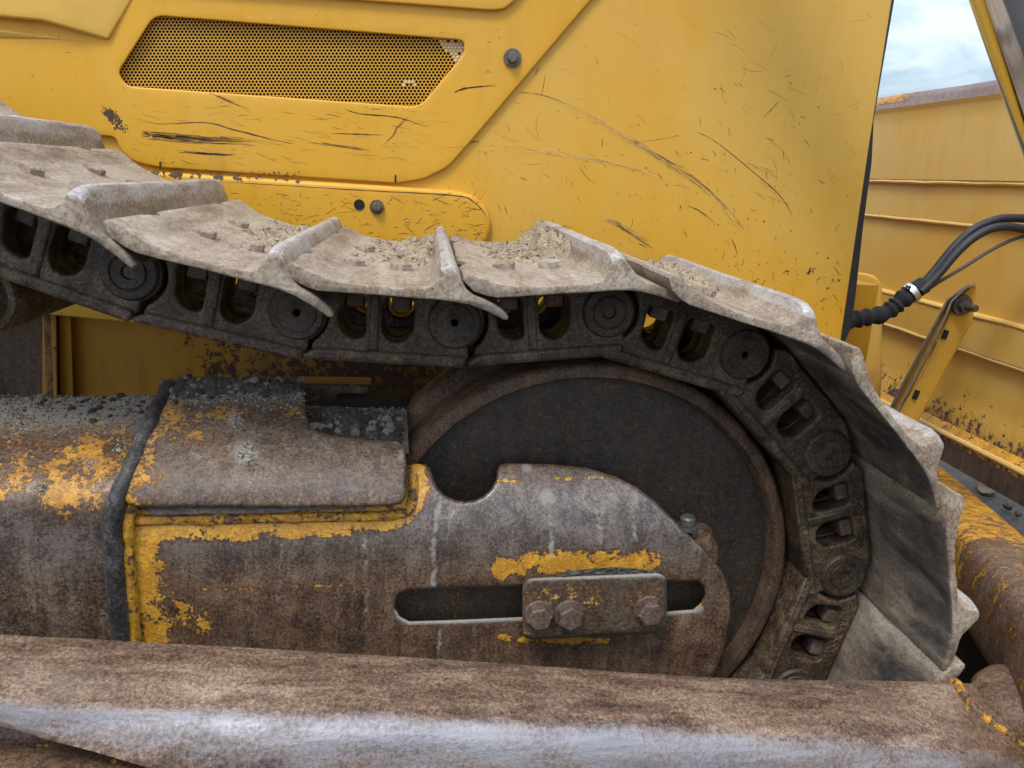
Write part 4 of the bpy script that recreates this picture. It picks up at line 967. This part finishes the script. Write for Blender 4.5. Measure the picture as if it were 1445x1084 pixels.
M_EDGE = mat_flat('bare grey steel edge', (.25, .235, .23), .55, .3, .3, 90)
strip([(1376, 400), (1362, 405), (1341, 425), (1333, 446), (1296, 518), (1256, 596)], YS - .035, YS + .004, 'flange', M_EDGE)
bk2 = sheet('strut_back', [round_corners([(1334, 424), (1366, 402), (1372, 404), (1346, 432), (1300, 525), (1258, 605), (1240, 605), (1290, 510)], 4)], planar(YS + .03, .002), 2, 10, 8, dict(grime=lambda u, v: 0 * u + .1))
link('strut_back', bk2, M_BLADE, strut_o)
strip([(1366, 401), (1336, 422), (1320, 452), (1288, 512), (1246, 592)], YS + .0, YS + .035, 'flange', M_EDGE)
for (sx, sy) in ((1333, 472), (1292, 557)):
    v, f = tube([at(sx - 2, sy + 6, YS - .002), at(sx + 3, sy - 6, YS - .002)], .007, 10); link('slot_hole', mesh('slot_hole', v, f), M_DARK, strut_o)
c = at(1358, 431, YS - .012)
v, f = lathe_y([(0, -.004), (.026, -.004), (.028, 0), (.028, .008)], 28, c); v2, f2 = lathe_y([(0, -.045), (.009, -.045), (.010, -.043), (.010, -.02), (.0175, -.02), (.0175, -.004)], 6, c)
v3, f3 = lathe_y([(0, -.052), (.0085, -.052), (.0095, -.05), (.0095, -.02)], 16, c)
V, Fc = join_mesh([(v, f), (v2, f2), (v3, f3)], ''); link('bolt', mesh('bolt', V, Fc), M_BOLTG, strut_o, smooth=30)

# ------------------------------------------------------------------ hydraulic hoses
hose = thing('hose_bundle', 'black hydraulic hoses in a ribbed woven sleeve between hood and blade', 'hydraulic hose')
YZ = 1.70
sl = [(1178, 458), (1196, 454), (1216, 449), (1240, 445), (1258, 436), (1272, 424), (1288, 412), (1304, 402)]
pth = catmull([tuple(at(x, y, YZ)) for x, y in sl], 14); R_ = []
for i in range(len(pth)):
    t = i / len(pth); b = .0195 if t < .72 else .0205
    R_.append(b * (1 + (.13 * math.sin(i * .62 + 1.2 * math.sin(i * .21)) if t < .84 else 0) + .05 * mnoise.noise((i * .5, 0, 0))))
v, f = tube(pth, R_, 22, wob=.02); link('sleeve', mesh('sleeve', v, f), M_SLEEVE, hose, smooth=80)
i0 = int(len(pth) * .83); dd = pth[i0 + 1] - pth[i0 - 1]; dd /= np.linalg.norm(dd); q0 = pth[i0]
v, f = tube([q0 - dd * .008, q0 - dd * .007, q0 + dd * .007, q0 + dd * .008], [.0215, .0245, .0245, .0215], 28); link('clamp', mesh('clamp', v, f), M_ZINC, hose)
v, f = tube([at(1279, 402, YZ - .015), at(1286, 404, YZ - .02)], .006, 8); link('clamp_screw', mesh('clamp_screw', v, f), M_ZINC, hose)
for pts, r_, dy in (([(1296, 408), (1318, 383), (1345, 350), (1372, 325), (1400, 312), (1425, 308), (1470, 314), (1530, 345)], .0098, 0), ([(1300, 412), (1322, 390), (1350, 357), (1375, 335), (1402, 322), (1430, 321), (1470, 331), (1530, 360)], .0098, -.02), ([(1304, 412), (1330, 395), (1360, 377), (1395, 355), (1430, 338), (1470, 328), (1530, 322)], .0042, -.01)):
    pth = catmull([tuple(at(x, y, YZ + dy)) for x, y in pts], 12); v, f = tube(pth, r_, 16); link('hose' if r_ > .005 else 'wire', mesh('hose', v, f), M_RUBBER if r_ > .005 else mat_flat('brown wire', (.07, .055, .05), .6), hose)

# ------------------------------------------------------------------ loose stones and grit
def rock_mesh(seed):
    bm = bmesh.new(); bmesh.ops.create_icosphere(bm, subdivisions=2, radius=1)
    for w in bm.verts:
        p = w.co.copy(); w.co = p * (1 + .38 * mnoise.noise(p * 1.3 + Vector((seed, 0, 0))) + .16 * mnoise.noise(p * 3.3 + Vector((0, seed, 0))))
        w.co.z *= .8
    me = bpy.data.meshes.new('stone'); bm.to_mesh(me); bm.free(); me.shade_smooth(); me.set_sharp_from_angle(angle=math.radians(24)); return me
ROCK = [rock_mesh(s * 5.3) for s in range(6)]; ROCKC = [m.copy() for m in ROCK]
for m in ROCK: m.materials.append(M_STONE)
for m in ROCKC: m.materials.append(M_CLOD)
def stone(p, r, dark, lab, grp):
    lab = ('dark ' if dark else 'pale ') + lab; grp = ('dark ' if dark else 'pale ') + grp
    o = bpy.data.objects.new('stone', rng.choice(ROCKC if dark else ROCK)); COL.objects.link(o)
    o.location = p; o.scale = [r * rng.uniform(.75, 1.25) for _ in range(3)]; o.rotation_euler = [rng.uniform(0, 6) for _ in range(3)]
    o['label'] = lab; o['category'] = 'stone'; o['group'] = grp
def grit(name, pts, label, mat, group):
    V, Fc = [], []
    for p, r in pts:
        k = len(V); a = rng.uniform(0, 6); c_, s_ = math.cos(a), math.sin(a)
        for (x, y, z_) in ((1, 0, 0), (-1, 0, 0), (0, 1, 0), (0, -1, 0), (0, 0, .8), (0, 0, -.8)):
            j = rng.uniform(.6, 1.2) * r; V.append((p[0] + (x * c_ - y * s_) * j, p[1] + (x * s_ + y * c_) * j, p[2] + z_ * j))
        for t in ((0, 2, 4), (2, 1, 4), (1, 3, 4), (3, 0, 4), (2, 0, 5), (1, 2, 5), (3, 1, 5), (0, 3, 5)): Fc.append(tuple(k + i for i in t))
    link(name, mesh(name, V, Fc, False), mat, None, 0, kind='stuff', label=label, category='grit')
L1, G1 = 'small stone lying with dark grit along the top of the yellow spring housing cover', 'stones on the housing cover'
L2, G2 = 'small stone lying along the top edge of the rusty left spring housing', 'stones on the left housing'
L3, G3 = 'stone heaped in the dark recess beside the idler wheel', 'stones in the recess'
gpts, gdark = [], []
def mound(loop, Yb, amp, mat, lab):
    nz = lambda u, v: np.array([mnoise.noise((a / 17., b / 11., 2.)) + .7 * mnoise.noise((a / 5., b / 4., 9.)) for a, b in zip(np.atleast_1d(u), np.atleast_1d(v))])
    me = sheet('dirt', [loop], planar(lambda u, v: Yb(u, v) - amp * np.clip(.45 + .8 * nz(u, v), 0, 2)), 3, 14, 3.0)
    link('dirt', me, mat, None, 60, kind='stuff', label=lab, category='dirt')
mound([(430, 578), (470, 572), (520, 580), (566, 590), (570, 612), (562, 624), (520, 622), (470, 616), (438, 606)], lambda u, v: 1.0 + .14 * np.clip((640 - v) / 80., 0, 1) - .004, .016, M_MUD, 'dark gritty soil filling the recess beside the idler wheel')
mound([(236, 548), (250, 533), (300, 531), (360, 534), (426, 539), (428, 552), (390, 558), (330, 556), (290, 562), (250, 560)], lambda u, v: Ycover(u, v) + .001, .012, M_MUD, 'dark gritty soil banked along the top edge of the housing cover')
for i in range(60):
    u = rng.uniform(240, 428); vv = rng.triangular(532, 572, 538); y_ = float(Ycover(np.array(u), np.array(vv)))
    stone(at(u, vv, y_) + np.array([0, -.001, .001]), rng.uniform(.002, .0052) * (1 if rng.random() < .85 else 1.5), rng.random() < .5, L1, G1)
for i in range(1700):
    u = rng.uniform(225, 430); vv = 534 + abs(rng.gauss(0, 20)); y_ = float(Ycover(np.array(u), np.array(vv)))
    (gdark if rng.random() < .6 else gpts).append((at(u, vv, y_), rng.uniform(.0008, .003)))
for i in range(40):
    u = rng.uniform(0, 215); vv = rng.triangular(558, 600, 562); y_ = float(Yhouse(np.array(u), np.array(vv)))
    stone(at(u, vv, y_), rng.uniform(.0025, .006), rng.random() < .45, L2, G2)
for i in range(1500):
    u = rng.uniform(-60, 222); vv = 558 + abs(rng.gauss(0, 26)); y_ = float(Yhouse(np.array(u), np.array(vv)))
    (gdark if rng.random() < .5 else gpts).append((at(u, vv, y_), rng.uniform(.0007, .0026)))
for i in range(45):
    u = rng.uniform(440, 566); vv = rng.triangular(582, 622, 604); y_ = 1.0 + .14 * min(1, max(0, (640 - vv) / 80))
    stone(at(u, vv, y_ - .012), rng.uniform(.003, .008), rng.random() < .45, L3, G3)
for i in range(700):
    u = rng.uniform(430, 570); vv = rng.uniform(575, 624); y_ = 1.0 + .14 * min(1, max(0, (640 - vv) / 80))
    (gdark if rng.random() < .6 else gpts).append((at(u, vv, y_ - .012 * rng.random()), rng.uniform(.001, .0035)))
# clumps stuck lower on the cover and housing
for (cx_, cy_, rr_, m_) in ((346, 642, 15, 120), (330, 594, 12, 60), (128, 655, 10, 60), (60, 690, 9, 40), (170, 630, 10, 50), (20, 590, 20, 90)):
    for i in range(m_):
        u, vv = cx_ + rng.gauss(0, rr_ * .55), cy_ + rng.gauss(0, rr_ * .55); fy = Ycover if u > 215 else Yhouse
        (gpts if rng.random() < .7 else gdark).append((at(u, vv, float(fy(np.array(u), np.array(vv)))), rng.uniform(.0008, .003)))
grit('grit', gpts, 'pale grey grit scattered on top of the track frame housing', M_STONE, 'grit')
grit('grit', gdark, 'dark soil crumbs scattered on top of the track frame housing', M_CLOD, 'grit')
# a few rocks in the yard under the blade
for (u, vv, r) in ((1392, 690, .05), (1422, 716, .022), (1436, 726, .018)):
    r3 = rays(u, vv); k = -H / r3[2]; p = r3 * k; p[2] += H
    stone(p + np.array([0, 0, r * .3]), r, r < .05, 'rock lying on the gravel in the shade under the blade', 'rocks under the blade')
